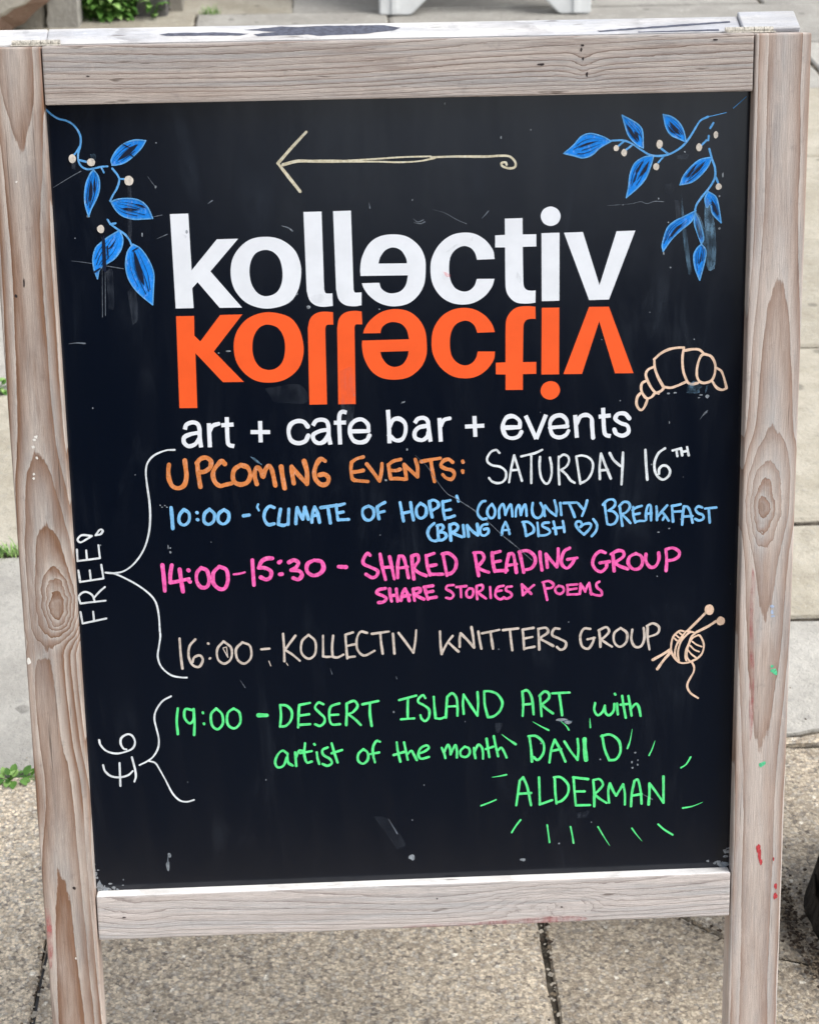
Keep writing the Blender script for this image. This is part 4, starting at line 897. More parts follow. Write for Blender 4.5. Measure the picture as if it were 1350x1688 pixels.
LOGO = [
 ('-200.3,268.6! -184.6,268.8! -184.0,219.8! -161.2,246.1! -142.8,246.2! -167.9,218.5! -141.8,186.3! -161.2,186.5! -179.3,209.4! -184.2,204.3! -183.7,186.9! -199.3,186.9!', []),
 ('-119.1,247.3 -106.6,244.8 -95.7,236.7 -90.5,226.0 -89.5,214.2 -93.0,199.6 -101.8,189.0 -119.9,184.8 -136.1,189.3 -146.3,199.7 -150.3,212.2 -149.1,226.8 -142.6,237.8 -132.2,245.4', ['-119.8,236.0 -112.6,233.6 -107.5,226.9 -105.6,215.7 -107.1,205.6 -112.1,198.3 -120.7,195.7 -127.9,198.7 -132.8,206.8 -134.2,217.5 -132.4,227.0 -127.7,233.6']),
 ('-85.9,267.9! -70.3,267.9! -70.0,200.1! -68.9,197.3 -66.5,196.7 -62.9,196.8! -62.8,185.8! -71.3,185.2 -78.0,186.7 -83.0,191.4 -85.2,199.4!', []),
 ('-60.4,268.0! -45.0,268.1! -44.4,199.5! -43.4,197.2 -41.1,196.9 -37.5,197.1! -37.8,185.7! -44.2,185.0 -52.1,186.3 -57.6,191.3 -59.6,199.9!', []),
 ('-38.0,211.4! -38.2,217.4 -36.5,227.5 -30.6,238.6 -21.5,245.1 -9.1,246.9 3.2,244.5 13.2,236.4 18.1,226.2 18.7,214.9 17.1,202.5 11.3,192.5 2.2,185.9 -10.3,184.1 -21.6,187.0 -30.5,193.5 -35.4,200.4 -37.0,205.0! -21.8,205.1! -20.2,200.0 -15.7,196.5 -10.1,195.5 -3.3,197.4 1.3,202.9 3.2,211.0!', ['-22.2,221.8! 2.6,221.5! 1.5,226.6 -2.6,232.9 -9.3,235.5 -16.1,233.2 -20.7,227.1']),
 ('78.9,223.4! 77.6,231.0 71.4,239.6 62.5,245.4 52.4,247.0 41.1,244.8 30.9,237.2 24.5,226.1 22.9,214.8 24.8,202.4 31.4,192.0 40.4,186.1 50.6,184.1 60.8,185.6 70.0,191.0 76.3,198.8 78.8,206.1! 63.3,206.4! 61.0,200.3 56.4,196.3 50.7,195.7 44.0,199.1 40.1,206.5 39.1,215.6 40.3,225.7 44.9,232.3 51.7,235.3 57.9,233.7 61.8,229.1 63.6,223.1!', []),
 ('88.0,258.2! 103.4,258.4! 103.5,244.2! 115.4,244.1! 115.4,233.5! 103.5,233.4! 104.0,202.7! 104.6,198.7 106.9,195.8 110.9,194.9 114.8,195.0! 114.6,184.2! 107.4,183.6 98.3,184.6 92.1,189.3 88.8,196.2 88.2,206.5! 88.1,233.3! 79.5,233.5! 79.5,243.9! 88.1,244.2!', []),
 ('119.9,244.9! 135.7,245.0! 135.7,185.4! 120.2,185.4!', []),
 ('127.9,267.8 134.0,265.2 136.6,259.3 134.0,253.2 127.9,251.0 121.8,253.5 119.2,259.7 121.8,265.5', []),
 ('139.5,244.9! 156.1,245.1! 171.0,198.2! 185.5,245.1! 202.0,245.3! 179.5,185.4! 161.9,185.3!', []),
]
SCRATCHES = [
 (0.76,'187.7,268.0 198.4,268.7 206.4,270.2 211.7,268.4 218.4,270.2 226.4,269.7'),
 (0.54,'177.1,267.4 187.7,268.0'),
 (0.87,'-286.5,230.5 -277.4,229.2 -266.2,227.2 -242.5,222.6'),
 (1.91,'-293.2,158.3 -286.3,158.9 -279.4,158.3'),
 (0.87,'6.9,49.8 17.2,39.3 26.4,25.0 34.7,13.9 42.0,9.4 53.5,1.4 61.9,-4.3'),
 (0.76,'52.9,2.8 61.2,-5.1 71.5,-13.7 85.4,-27.7 96.7,-37.5'),
 (0.76,'88.7,-29.5 100.9,-41.4 111.3,-51.2'),
 (0.98,'-298.4,293.2 -284.3,301.3 -273.9,306.7'),
 (0.65,'-217.8,301.0 -211.5,291.9'),
 (1.09,'68.2,258.9 71.0,261.9 73.9,265.2'),
 (0.54,'25.7,267.4 35.7,264.4 46.9,258.0 54.7,254.5'),
 (1.31,'8.5,260.0 12.4,257.1 17.4,258.7'),
 (1.31,'9.0,256.6 14.6,255.6 18.5,257.0'),
 (1.31,'-5.1,97.0 -1.6,98.9'),
 (1.63,'-105.1,256.5 -99.6,254.7 -95.8,251.8'),
 (1.20,'-167.6,276.7 -163.6,279.4'),
 (1.09,'-29.2,274.7 -28.6,269.7'),
 (0.87,'-157.0,-157.4 -152.7,-164.9'),
 (1.20,'262.5,75.5 266.2,80.9 268.9,83.2'),
 (1.20,'265.1,78.6 268.5,82.0'),
 (1.42,'-231.1,-328.0 -231.8,-336.8'),
 (0.76,'-74.3,-149.2 -72.7,-154.7'),
 (0.76,'-14.2,-158.6 -13.4,-161.4'),
 (0.65,'-259.4,249.9 -262.9,180.9'),
 (0.65,'-256.9,248.7 -260.3,182.0'),
 (0.87,'-215.1,266.5 -207.1,268.0'),
 (0.87,'-212.6,247.7 -203.3,251.5'),
 (1.36,'-24.1,-300.1 -15.8,-315.9'),
 (1.36,'216.4,-284.9 225.1,-290.2'),
]
SMEARS = [
 ('262.4,273.2! 267.2,267.8 271.8,245.2 273.0,223.8 271.9,210.5! 266.5,209.9 264.7,232.0 262.2,252.0',0.80),
 ('254.0,261.5! 258.8,254.8 265.9,237.3 272.3,223.9 273.2,214.5! 266.5,209.9 260.7,232.1 255.6,248.2',0.60),
 ('241.7,274.9! 244.0,259.1 248.5,232.4 251.7,208.3! 249.1,207.0 244.5,232.5 242.0,255.1',0.50),
 ('235.7,271.1! 239.8,269.7 240.7,256.5 237.4,253.9!',0.30),
 ('250.3,107.0! 255.6,110.7 259.4,109.8 263.8,105.0! 261.1,103.6 260.4,99.7 249.7,100.0!',0.70),
 ('266.8,105.7! 268.7,107.2 268.0,102.6 266.2,98.8!',0.50),
 ('-235.1,294.6! -232.0,294.6 -233.9,250.4 -237.0,250.5!',0.28),
 ('-265.2,321.0! -260.7,320.9 -260.9,316.5 -264.4,315.4!',0.40),
 ('-281.8,315.8! -277.8,315.7 -278.3,308.5 -281.6,309.1!',0.30),
 ('226.1,284.5! 234.1,285.6 234.3,277.7 227.6,276.6!',0.18),
 ('236.3,309.0! 246.3,310.8 245.7,306.2 237.7,306.4!',0.25),
 ('153.5,-300.7! 165.2,-298.5 161.9,-305.5 154.4,-306.1!',0.25),
 ('135.8,-208.4! 139.9,-206.5 149.4,-207.7 145.7,-210.5!',0.80),
 ('-38.3,-296.5! -24.1,-300.1 -8.6,-325.5 -16.1,-331.4!',0.10),
 ('35.9,230.3! 41.0,234.7 46.6,237.9 45.5,235.7 39.8,231.3!',0.28),
 ('56.2,241.0! 60.2,243.2 59.6,239.8!',0.30),
 ('98.4,212.5! 101.8,206.2 100.7,201.6 97.8,206.3!',0.30),
 ('-190.9,251.8! -187.1,250.0 -187.8,247.8!',0.30),
 ('-83.4,194.8! -72.1,196.8 -71.2,190.0 -79.1,189.0!',0.15),
 ('33.4,214.0! 39.0,211.6 40.1,209.3 36.7,208.9!',-0.60),
 ('76.9,-207.3! 83.7,-208.1 80.3,-216.4 76.9,-216.3!',0.30),
 ('-58.3,128.6! -45.9,128.3 -47.9,82.8 -57.8,83.1!',0.16),
 ('-257.4,221.2! -251.7,221.1 -252.3,189.9 -257.0,187.7!',0.22),
 ('-240.1,203.5! -233.1,205.7 -232.2,180.1 -237.1,173.2!',0.20),
 ('-124.7,114.5! -93.9,117.1 -88.7,100.7 -117.2,101.5!',0.12),
 ('-140.1,53.2! -135.9,51.8 -129.3,45.2 -135.4,48.6!',0.85),
]

# ------------------------------------------------------------------ ground and paving
def soil_mat():
    b = NB('joint_soil'); co = b.coord(); n1 = b.noise(co, 30, 5, .7); n2 = b.noise(co, 260, 3)
    col = b.mix(b.sm(n1, .35, .65), (.035, .03, .024), (.12, .105, .085))
    col = b.mix(b.sm(n2, .60, .72, 0, .6), col, (.28, .25, .20))
    b.bump(n2, .8, .004); return b.out(col, .95, .1)
def aggregate_mat():
    b = NB('exposed_aggregate'); co = b.coord()
    at = b.n('ShaderNodeAttribute', attribute_name='tone').outputs['Fac']
    warp = b.n('ShaderNodeVectorMath', {0: co, 1: b.n('ShaderNodeVectorMath', {0: b.noise(co, 190, 4, .7, color=True), 3: .011}, operation='SCALE').outputs[0]}, operation='ADD').outputs[0]
    v1 = b.n('ShaderNodeTexVoronoi', {'Vector': warp, 'Scale': 230.}); v2 = b.n('ShaderNodeTexVoronoi', {'Vector': warp, 'Scale': 480.})
    v3 = b.n('ShaderNodeTexVoronoi', {'Vector': warp, 'Scale': 105.})
    r1 = b.n('ShaderNodeSeparateColor', {0: v1.outputs['Color']}); r2 = b.n('ShaderNodeSeparateColor', {0: v2.outputs['Color']}); r3 = b.n('ShaderNodeSeparateColor', {0: v3.outputs['Color']})
    col = b.mix(b.sm(r1.outputs[0], .1, .9), (.26, .215, .162), (.46, .395, .305))
    col = b.mix(b.sm(r1.outputs[1], .55, .95, 0, .55), col, (.27, .265, .255))
    col = b.mix(b.m('MULTIPLY', b.m('GREATER_THAN', r1.outputs[2], .90), .75), col, (.085, .075, .07))
    col = b.mix(b.m('MULTIPLY', b.sm(r2.outputs[0], .3, .9), .30), col, (.42, .37, .30))
    bright = b.m('MULTIPLY', b.m('GREATER_THAN', r3.outputs[0], .955), b.sm(v3.outputs['Distance'], .36, .26))
    col = b.mix(b.m('MULTIPLY', bright, .85), col, (.66, .62, .54))
    dk = b.m('MULTIPLY', b.m('GREATER_THAN', r3.outputs[1], .90), b.sm(v3.outputs['Distance'], .36, .22))
    col = b.mix(b.m('MULTIPLY', dk, .6), col, (.09, .07, .06))
    big = b.noise(co, 5, 4, .6); md = b.noise(co, 75, 4, .65); g = b.m('MULTIPLY', b.m('MULTIPLY', b.sm(big, .25, .75, .84, 1.12), b.sm(md, .3, .7, .84, 1.12)), at)
    col = b.mix(1.0, col, b.n('ShaderNodeCombineColor', {0: g, 1: g, 2: g}).outputs[0], 'MULTIPLY')
    gap = b.sm(v1.outputs['Distance'], .35, .75)
    col = b.mix(b.m('MULTIPLY', gap, .4), col, (.10, .085, .07))
    b.bump(b.m('SUBTRACT', b.noise(co, 500, 2), b.m('MULTIPLY', gap, 1.2)), .6, .0015)
    return b.out(col, .85, .25)
def stone_mat(name='york_stone', a=(.37, .335, .265), c_=(.49, .455, .38), bb=(.30, .30, .29)):
    b = NB(name); co = b.coord()
    at = b.n('ShaderNodeAttribute', attribute_name='tone').outputs['Fac']
    n1 = b.noise(co, 7, 5, .62); n2 = b.noise(co, 70, 4, .65); n3 = b.noise(co, 380, 3, .6)
    col = b.mix(b.sm(n1, .3, .7), a, c_); col = b.mix(b.sm(n2, .52, .75, 0, .55), col, bb)
    col = b.mix(b.sm(n3, .60, .72, 0, .35), col, (.20, .185, .16))
    col = b.mix(b.sm(n2, .28, .40, .5, 0), col, (.52, .50, .45))
    spot = b.n('ShaderNodeTexVoronoi', {'Vector': co, 'Scale': 26.}); rs = b.n('ShaderNodeSeparateColor', {0: spot.outputs['Color']})
    lich = b.m('MULTIPLY', b.m('GREATER_THAN', rs.outputs[0], .93), b.sm(spot.outputs['Distance'], .33, .2))
    col = b.mix(b.m('MULTIPLY', lich, .5), col, (.10, .095, .085))
    g = b.m('MULTIPLY', at, 1.0)
    col = b.mix(1.0, col, b.n('ShaderNodeCombineColor', {0: g, 1: g, 2: g}).outputs[0], 'MULTIPLY')
    n5 = b.noise(co, 22, 5, .7); col = b.mix(b.sm(n5, .52, .72, 0, .5), col, tuple(c*.72 for c in a)); col = b.mix(b.sm(n5, .46, .30, 0, .35), col, tuple(c*1.2 for c in c_))
    b.bump(b.m('ADD', b.m('ADD', b.m('MULTIPLY', n2, 1.2), n5), b.m('MULTIPLY', n3, .5)), .7, .005)
    return b.out(col, .85, .25)
M['soil'] = soil_mat(); M['agg'] = aggregate_mat(); M['stone'] = stone_mat()
M['grey_stone'] = stone_mat('grey_stone', (.36, .345, .315), (.45, .435, .40), (.28, .275, .265))

bm = bmesh.new(); S = 150; NG = 8
bmesh.ops.create_grid(bm, x_segments=NG, y_segments=NG, size=S)
for v in bm.verts: v.co.z = -.0065
tag(link('ground', bm, M['soil']), kind='structure')

M['cable'] = flat_mat('cable_black', (.02, .02, .022), .5, .4, .2, 200)
M['asphalt'] = flat_mat('asphalt', (.045, .045, .048), .9, .2, .3, 90, .4)
bm = bmesh.new(); v = [bm.verts.new(p) for p in ((-150, -9.6, -.005), (150, -9.6, -.005), (150, -1.79, -.005), (-150, -1.79, -.005))]; bm.faces.new(v)
tag(link('added_road', bm, M['asphalt']), kind='structure')  # unseen asphalt, added close in to darken the board's lower reflection
def slab(bm, tl, poly, mi, tone, inset=.004, bev=.004, dz=None):
    """a slab from a plan polygon (counter-clockwise): tilted a touch, rounded arris"""
    c = sum((Vector((x, y)) for x, y in poly), Vector((0, 0)))/len(poly)
    dz = random.uniform(-.0025, .0025) if dz is None else dz; tx, ty = random.uniform(-.003, .003), random.uniform(-.003, .003)
    P = []
    n = len(poly)
    for i, (x, y) in enumerate(poly):           # subdivide edges and roughen them
        q0 = Vector((x, y)); q1 = Vector(poly[(i+1) % n]); L = (q1-q0).length; k = max(1, int(L/.03))
        for j in range(k):
            p = q0.lerp(q1, j/k); d = (c-p); d.normalize()
            P.append(p+d*(inset+.0035*noise.noise(Vector((p.x*22, p.y*22, mi)))+.002*random.random()))
    def z(p): return dz+tx*(p.x-c.x)+ty*(p.y-c.y)
    top = [bm.verts.new((p.x+(c.x-p.x)*bev/.3, p.y+(c.y-p.y)*bev/.3, z(p))) for p in P]
    mid = [bm.verts.new((p.x, p.y, z(p)-bev)) for p in P]
    bot = [bm.verts.new((p.x, p.y, -.03)) for p in P]
    fs = [bm.faces.new(top)]
    for i in range(len(P)):
        j = (i+1) % len(P)
        fs.append(bm.faces.new((top[i], mid[i], mid[j], top[j]))); fs.append(bm.faces.new((mid[i], bot[i], bot[j], mid[j])))
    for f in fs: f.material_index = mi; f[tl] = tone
def rect(x0, x1, y0, y1, j=.006):
    r = lambda: random.uniform(-j, j)
    return [(x0+r(), y0+r()), (x1+r(), y0+r()), (x1+r(), y1+r()), (x0+r(), y1+r())]
bm = bmesh.new(); tl = bm.faces.layers.float.new('tone')
# row under the sign: exposed aggregate, joints seen beneath the bottom rail
XJ = [-3.9, -3.32, -2.74, -2.16, -1.58, -1.0, -.416, .165, .745, 1.33, 1.91, 2.49, 3.07, 3.65, 4.2]
for i in range(len(XJ)-1):
    x0, x1 = XJ[i], XJ[i+1]
    for r, (y0, y1) in enumerate(((-1.77, -1.18), (-1.18, -.59), (-.59, -.01), (-.01, .577 if x1 < .2 else .585))):
        if r == 3 and abs(x0-.165) < .01:
            slab(bm, tl, [(.169, -.01), (.745, -.01), (.745, .03), (.40, .185), (.345, .235), (.262, .33), (.252, .582), (.169, .58)], 0, 1.2, .0005, .0035, 0.)
            slab(bm, tl, [(.745, .05), (.745, .585), (.256, .585), (.267, .335), (.349, .241), (.406, .191)], 0, 1.42, .001, .004)
            continue
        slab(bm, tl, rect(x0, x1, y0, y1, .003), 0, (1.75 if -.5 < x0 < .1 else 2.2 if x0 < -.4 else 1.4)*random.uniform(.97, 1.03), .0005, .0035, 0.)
# old stone flags behind
for i in range(len(XJ)-1):
    x0, x1 = XJ[i], XJ[i+1]
    if x0 < .1: rows = [.577, 1.163, 1.755, 2.35, 2.93, 3.5, 4.02, 4.42, 4.9, 5.5, 6.1, 6.9, 7.7]
    else: rows = [.585, .905, 1.19, 1.875, 2.43, 2.99, 3.54, 4.0, 4.44, 4.95, 5.5, 6.2, 6.9, 7.7]
    off = 0
    if abs(x0-.745) < .01: continue
    if abs(x0-.165) < .01: x1 = 1.33
    for a in range(len(rows)-1):
        y0, y1 = rows[a], rows[a+1]; tone = random.uniform(.93, 1.06)
        if a == 0 and abs(x0-.165) < .01:
            slab(bm, tl, [(.165, .64), (.50, .635), (.535, .61), (.553, .612), (.575, .618), (1.33, .62), (1.33, .905), (.165, .9)], 2, 1.12, .003)
            slab(bm, tl, [(.165, .588), (1.33, .588), (1.33, .612), (.58, .609), (.555, .603), (.53, .603), (.50, .628), (.165, .632)], 0, 1.6, .002)
            continue
        mi = 1 if random.random() < .7 else 2
        if a == 0 and x0 < -.9: mi, tone = 2, 1.08
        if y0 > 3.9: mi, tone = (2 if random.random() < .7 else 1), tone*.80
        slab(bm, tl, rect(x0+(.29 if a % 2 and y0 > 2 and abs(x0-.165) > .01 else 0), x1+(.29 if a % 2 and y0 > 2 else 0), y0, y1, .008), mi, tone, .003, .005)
for f in bm.faces: f.smooth = False
cb = bmesh.new(); path = [(-.402, .40), (-.405, .30), (-.4125, .21), (-.415, .12), (-.416, .0), (-.413, -.2), (-.416, -.6)]; cv = catmull([Vector(p) for p in path]); prev = None
for i, p in enumerate(cv):
    ring = [cb.verts.new((p.x+.0022*math.cos(a*math.pi/4), p.y, -.0018+.0022*math.sin(a*math.pi/4))) for a in range(8)]
    if prev:
        for j in range(8): cb.faces.new((prev[j], prev[(j+1) % 8], ring[(j+1) % 8], ring[j]))
    prev = ring
bmesh.ops.recalc_face_normals(cb, faces=cb.faces)
tag(link('cable', cb, M['cable'], None, True), 'thin black cable lying in the paving joint beside the left leg of the sign', 'cable')
pav = tag(link('pavement', bm, [M['agg'], M['stone'], M['grey_stone']]), kind='structure')

# ------------------------------------------------------------------ the chalkboard sign
LEAN = RAD(14); CT, SN = math.cos(LEAN), math.sin(LEAN); TH = .027
sign = tag(empty('chalkboard_sign'), 'large weathered wooden pavement chalkboard with white and orange lettering and handwritten events', 'sign')
def place(o, back=False):
    o.parent = sign
    if not back: o.location = (0, 0, .70); o.rotation_euler = (RAD(90)-LEAN, 0, 0)
    else:
        hy, hz = .411*SN+TH*CT+.001, .70+.411*CT-TH*SN
        o.location = (0, hy+.411*SN, hz-.411*CT); o.rotation_euler = (RAD(90)+LEAN, 0, 0)
    return o
def stile_bm(x0, x1, zf, zb, ytop, foot):
    bm = bmesh.new()
    hexa(bm, [(x0, foot(zb), zb), (x1, foot(zb), zb), (x1, foot(zf), zf), (x0, foot(zf), zf), (x0, ytop, zb), (x1, ytop, zb), (x1, ytop, zf), (x0, ytop, zf)])
    bmesh.ops.recalc_face_normals(bm, faces=bm.faces)
    bmesh.ops.bevel(bm, geom=bm.edges[:], offset=.0022, segments=3, affect='EDGES', profile=.6)
    return bm
front_foot = lambda z: (-.70-z*SN)/CT
sl = place(link('stile', stile_bm(-.348, -.300, 0, -TH, .4105, front_foot), M['stile_knotty'])); tag(sl, 'left upright with a large dark knot and brown grain')
sr = place(link('stile', stile_bm(.300, .348, 0, -TH, .4105, front_foot), M['stile_plain'])); tag(sr, 'right upright with pale knot and red paint marks')
place(link('top_rail', box_bm(-.2990, .2990, .3628, .4110, -TH+.0005, -.0006, .0016), M['rail_top']))
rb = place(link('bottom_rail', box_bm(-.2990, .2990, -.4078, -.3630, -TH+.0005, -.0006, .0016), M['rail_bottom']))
rb.data.materials.append(M['skylit_white_edge'])
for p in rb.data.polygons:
    if p.normal.y > .6: p.material_index = 1  # upward face: worn white plus sky brightness put into its colour
board = place(link('chalkboard', box_bm(-.3035, .3035, -.367, .367, -.020, -.013, 0), M['board']))
ZB = -.013
# printed logo
bm = bmesh.new(); bo = bmesh.new()
for o, hs in LOGO:
    L = outline(o); H = [outline(h) for h in hs]; fill(bm, L, H, ZB+.0001)
    mir = lambda p: Vector((p.x, 2*(.1829-.0012*(p.x+.02)/.36)-p.y))
    fill(bo, [mir(p) for p in L], [[mir(p) for p in h] for h in H], ZB+.0001)
link('printed_lettering', up(bm), M['white_print'], board)['label'] = 'bold white printed lettering'
link('printed_lettering', up(bo), M['orange_print'], board)['label'] = 'bold orange lettering mirrored upside down'
ink = {}
for name, mat, label, strokes in INK:
    bm = bmesh.new()
    for w, fl, s in strokes:
        for r in runs(s): ribbon(bm, catmull(r) if len(r) > 2 else r, w, fl, ZB+.00012)
    lf = name == 'leaf_drawing'
    if name == 'yarn_drawing':
        for e in NEEDLE_HEADS: ellipse(bm, e[0]/1000, e[1]/1000, e[2]/1000, e[3]/1000, ZB+.0006)
    if lf:
        k = 0 if 'left' in label else 1
        fills, slits = LEAVES[k]
        for mi_ in range(1): pass
        n0 = len(bm.faces)
        for s in fills:
            for r in runs(s+' '+s.split()[0]): ribbon(bm, catmull(r), 1.15, '', ZB+.00062)
        bm.faces.ensure_lookup_table(); n1 = len(bm.faces)
        for i, s in enumerate(fills): fill(bm, outline(s), (), ZB+.00060-i*1e-5)
        n2 = len(bm.faces)
        for s in fills:
            P_ = parse(s); ci = [i for i, p in enumerate(P_) if p[2]]
            V_ = [Vector((p[0], p[1])) for p in P_]; A_ = catmull(V_[ci[0]:ci[1]+1]); B_ = catmull(V_[ci[1]:]+[V_[0]])[::-1]
            for wgt in (.24, .40, .64, .80):
                q = []; t0, t1 = random.uniform(.12, .30), random.uniform(.62, .84)
                for j in range(10):
                    t = t0+(t1-t0)*j/9; a_ = A_[min(len(A_)-1, int(t*(len(A_)-1)))]; c_ = B_[min(len(B_)-1, int(t*(len(B_)-1)))]; q.append(a_.lerp(c_, wgt))
                ribbon(bm, catmull(q[::3]), random.uniform(.35, .75), 't', ZB+.0009)
        for i, s in enumerate(slits): fill(bm, outline(s), (), ZB+.00112+i*1e-5)
        n3 = len(bm.faces)
        for e in BERRIES[k]: ellipse(bm, e[0]/1000, e[1]/1000, e[2]/1000, e[3]/1000, ZB+.0013)
        bm.faces.ensure_lookup_table()
        for i, f in enumerate(bm.faces): f.material_index = 0 if i < n1 else 1 if i < n2 else 2 if i < n3 else 3
        mats = [M['leaf_line'], M['leaf_fill'], M['slit'], M['berry']]
    else: mats = M[mat]
    link(name, up(bm), mats, board)['label'] = label
for w, s in SCRATCHES:
    bm = bmesh.new()
    for r in runs(s): ribbon(bm, catmull(r) if len(r) > 2 else r, w*.8, 't', ZB+.00008)
    link('chalk_scratch', up(bm), M['ghost'], board)
bm = bmesh.new()
for i, e in enumerate(SPECKS): ellipse(bm, e[0]/1000, e[1]/1000, max(.0005, e[2]/1000), max(.0005, e[3]/1000), ZB+.00015, 9, .5)
for i in range(28):
    x, y = random.uniform(-.295, .295), random.uniform(-.355, .355); r = random.uniform(.00025, .0006)
    ellipse(bm, x, y, r, r*random.uniform(.7, 1.8), ZB+.00013, 6, .5)
link('chalk_speck', up(bm), M['speck'], board)['kind'] = 'stuff'
for i, (s, a) in enumerate(SMEARS):
    bm = bmesh.new(); fill(bm, outline(s), (), ZB+.0016+i*2e-5); link('chalk_smear', up(bm), smear_mat(abs(a), (.75, .10, .12) if a < 0 else None), board)
bm = bmesh.new()
for (x, y, sx, sy) in ((-.297, -.360, .006, .004), (-.300, -.350, .003, .012), (-.288, -.362, .012, .003), (.292, -.3605, .010, .004), (.298, -.352, .004, .008)):
    for q in range(14): ellipse(bm, x+random.gauss(0, sx*.5), y+abs(random.gauss(0, sy*.6)), random.uniform(.0006, .002), random.uniform(.0005, .0014), ZB+.0003+random.random()*.0004, 7, .5)
link('grime', up(bm), M['grime'], board)['kind'] = 'stuff'
# marks on the wood
def marks(parent, mat, lst, z, name='paint_mark', label=None):
    for i, (x, y, rx, ry) in enumerate(lst):
        bm = bmesh.new(); ellipse(bm, x, y, rx, ry, z+i*2e-5, 12, .6)
        o = link(name, up(bm), mat, parent)
        if label: o['label'] = label
marks(sr, M['red_paint'], [(.3245, -.3385, .0022, .0045), (.3262, -.3465, .0016, .006), (.3275, -.353, .0016, .003), (.3425, -.3785, .0014, .0035), (.3425, -.3885, .0017, .0035), (.3395, -.350, .0008, .002)], .0002, label='red paint mark')
marks(sr, M['mint_fleck'], [(.3335, -.161, .0028, .0022), (.335, -.163, .0022, .0018), (.332, -.1565, .0014, .0014), (.325, -.2535, .0024, .0024), (.3275, -.252, .0014, .0014)], .0002, label='green paint fleck')
marks(sr, M['sky_fleck'], [(.330, -.0985, .002, .0018), (.3303, -.104, .0016, .0022), (.331, -.108, .002, .001)], .0002, label='pale blue paint fleck')
marks(sl, M['white_fleck'], [(-.3255, .079, .0018, .0014), (-.3270, .0765, .0013, .0011), (-.3283, .070, .0015, .0013), (-.3258, .060, .0013, .0012), (-.3294, .0455, .0011, .0011), (-.3298, .0415, .0012, .0012), (-.3455, -.128, .0018, .003), (-.3215, -.425, .0008, .0012), (-.327, .30, .0008, .0008)], .0002, label='white paint fleck')
marks(sl, M['dark_fleck'], [(-.3185, -.353, .0016, .0014), (-.334, .203, .0013, .0013), (-.3265, .214, .0007, .004)], .0002, 'nail_mark')
rt_ = [o for o in sign.children if o.name.startswith('top_rail')][0]
marks(rt_, M['dark_fleck'], [(.153, .4035, .0016, .0009), (.1535, .3925, .0011, .0012), (.157, .3795, .0009, .002), (.152, .400, .0009, .0016), (.266, .406, .0026, .0007), (.118, .3885, .0032, .0009), (-.262, .386, .0016, .0006)], -.0004, 'nail_mark')
marks(rb, M['dark_fleck'], [(-.274, -.385, .0018, .0007), (.138, -.3915, .0011, .0009), (.02, -.378, .0009, .0007)], .0001, 'nail_mark')

def stain(parent, poly, colr, a, z):
    bm = bmesh.new(); fill(bm, outline(poly), (), z); o = link('paint_stain', up(bm), smear_mat(a, colr), parent); o['label'] = 'faint pink paint stain'
PINK = (.50, .16, .16)
stain(sl, '-347,-372! -343,-375 -341.5,-400 -343,-425 -346.5,-432', PINK, .75, .00015)
stain(rb, '60,-404! 100,-402.5 130,-401 160,-403 150,-407 60,-407', PINK, .6, -.0004)
stain(rb, '-10,-405.5! 40,-403.5 55,-407 -8,-407', PINK, .4, -.0004)
stain(sr, '311,-60! 314,-75 313,-110 315,-150 316,-205 313.5,-230 311.5,-190 310.5,-140 309.5,-90', PINK, .65, .00015)
# hinges: rolled knuckles along the top seam
def hinge(x0, x1, pin):
    bm = bmesh.new(); n = 5; L = (x1-x0)/n
    for i in range(n):
        res = bmesh.ops.create_cone(bm, cap_ends=True, segments=14, radius1=.0025, radius2=.0025, depth=L*.93, matrix=Matrix.Translation((x0+L*(i+.5), .4132, -TH+.0010)) @ Matrix.Rotation(RAD(90), 4, 'Y'))
    for zz in (1, -1):
        a = box_bm(x0, x1, .4108, .4120, -TH+.0005 if zz > 0 else -TH-.012, -TH+.012 if zz > 0 else -TH-.0003, .0003, 1)
        me = bpy.data.meshes.new('tmp'); a.to_mesh(me); a.free(); bm.from_mesh(me); bpy.data.meshes.remove(me)
    o = place(link('hinge', bm, M['hinge'], None)); return o
hinge(-.327, -.286, 1); hinge(.279, .321, 1)
# rear half of the frame
bf = lambda z: (-(.70+.411*CT-TH*SN-.411*CT)+z*SN)/CT
bs1 = place(link('back_stile', stile_bm(-.352, -.299, -.0005, -TH-.001, .411, bf), M['back_wood']), True)
bs2 = place(link('back_stile', stile_bm(.295, .345, -.0005, -TH-.003, .4145, bf), M['back_wood']), True)
br = place(link('back_rail', box_bm(-.2988, .2948, .363, .4112, -TH-.0005, -.001, .0016), M['back_wood']), True)
place(link('back_rail', box_bm(-.2988, .2948, -.408, -.363, -TH-.0005, -.001, .0016), M['back_wood']), True)
def chip(poly):
    bm = bmesh.new(); pts = [Vector((x, z)) for x, z in poly]
    fine = []
    for i, p in enumerate(pts):
        q = pts[(i+1) % len(pts)]; k = max(1, int((q-p).length/.004))
        for j in range(k):
            w = p.lerp(q, j/k); fine.append(w+Vector((0, .0007*noise.noise(Vector((w.x*400, w.y*400, 2))))))
    loops = [[Vector((p.x, p.y, 0)) for p in fine]]; vs = [bm.verts.new((p.x, .41135, p.y)) for p in fine]
    for t in tessellate_polygon(loops): bm.faces.new([vs[i] for i in t])
    bmesh.ops.recalc_face_normals(bm, faces=bm.faces)
    for f in bm.faces:
        if f.normal.y < 0: f.normal_flip()
    o = link('paint_chip', bm, M['slate_paint'], br); o['label'] = 'dark slate paint left on the pale top edge'
chip([(-.204, -.0135), (-.196, -.016), (-.150, -.0155), (-.128, -.0125), (-.135, -.0095), (-.170, -.0105), (-.198, -.011)])
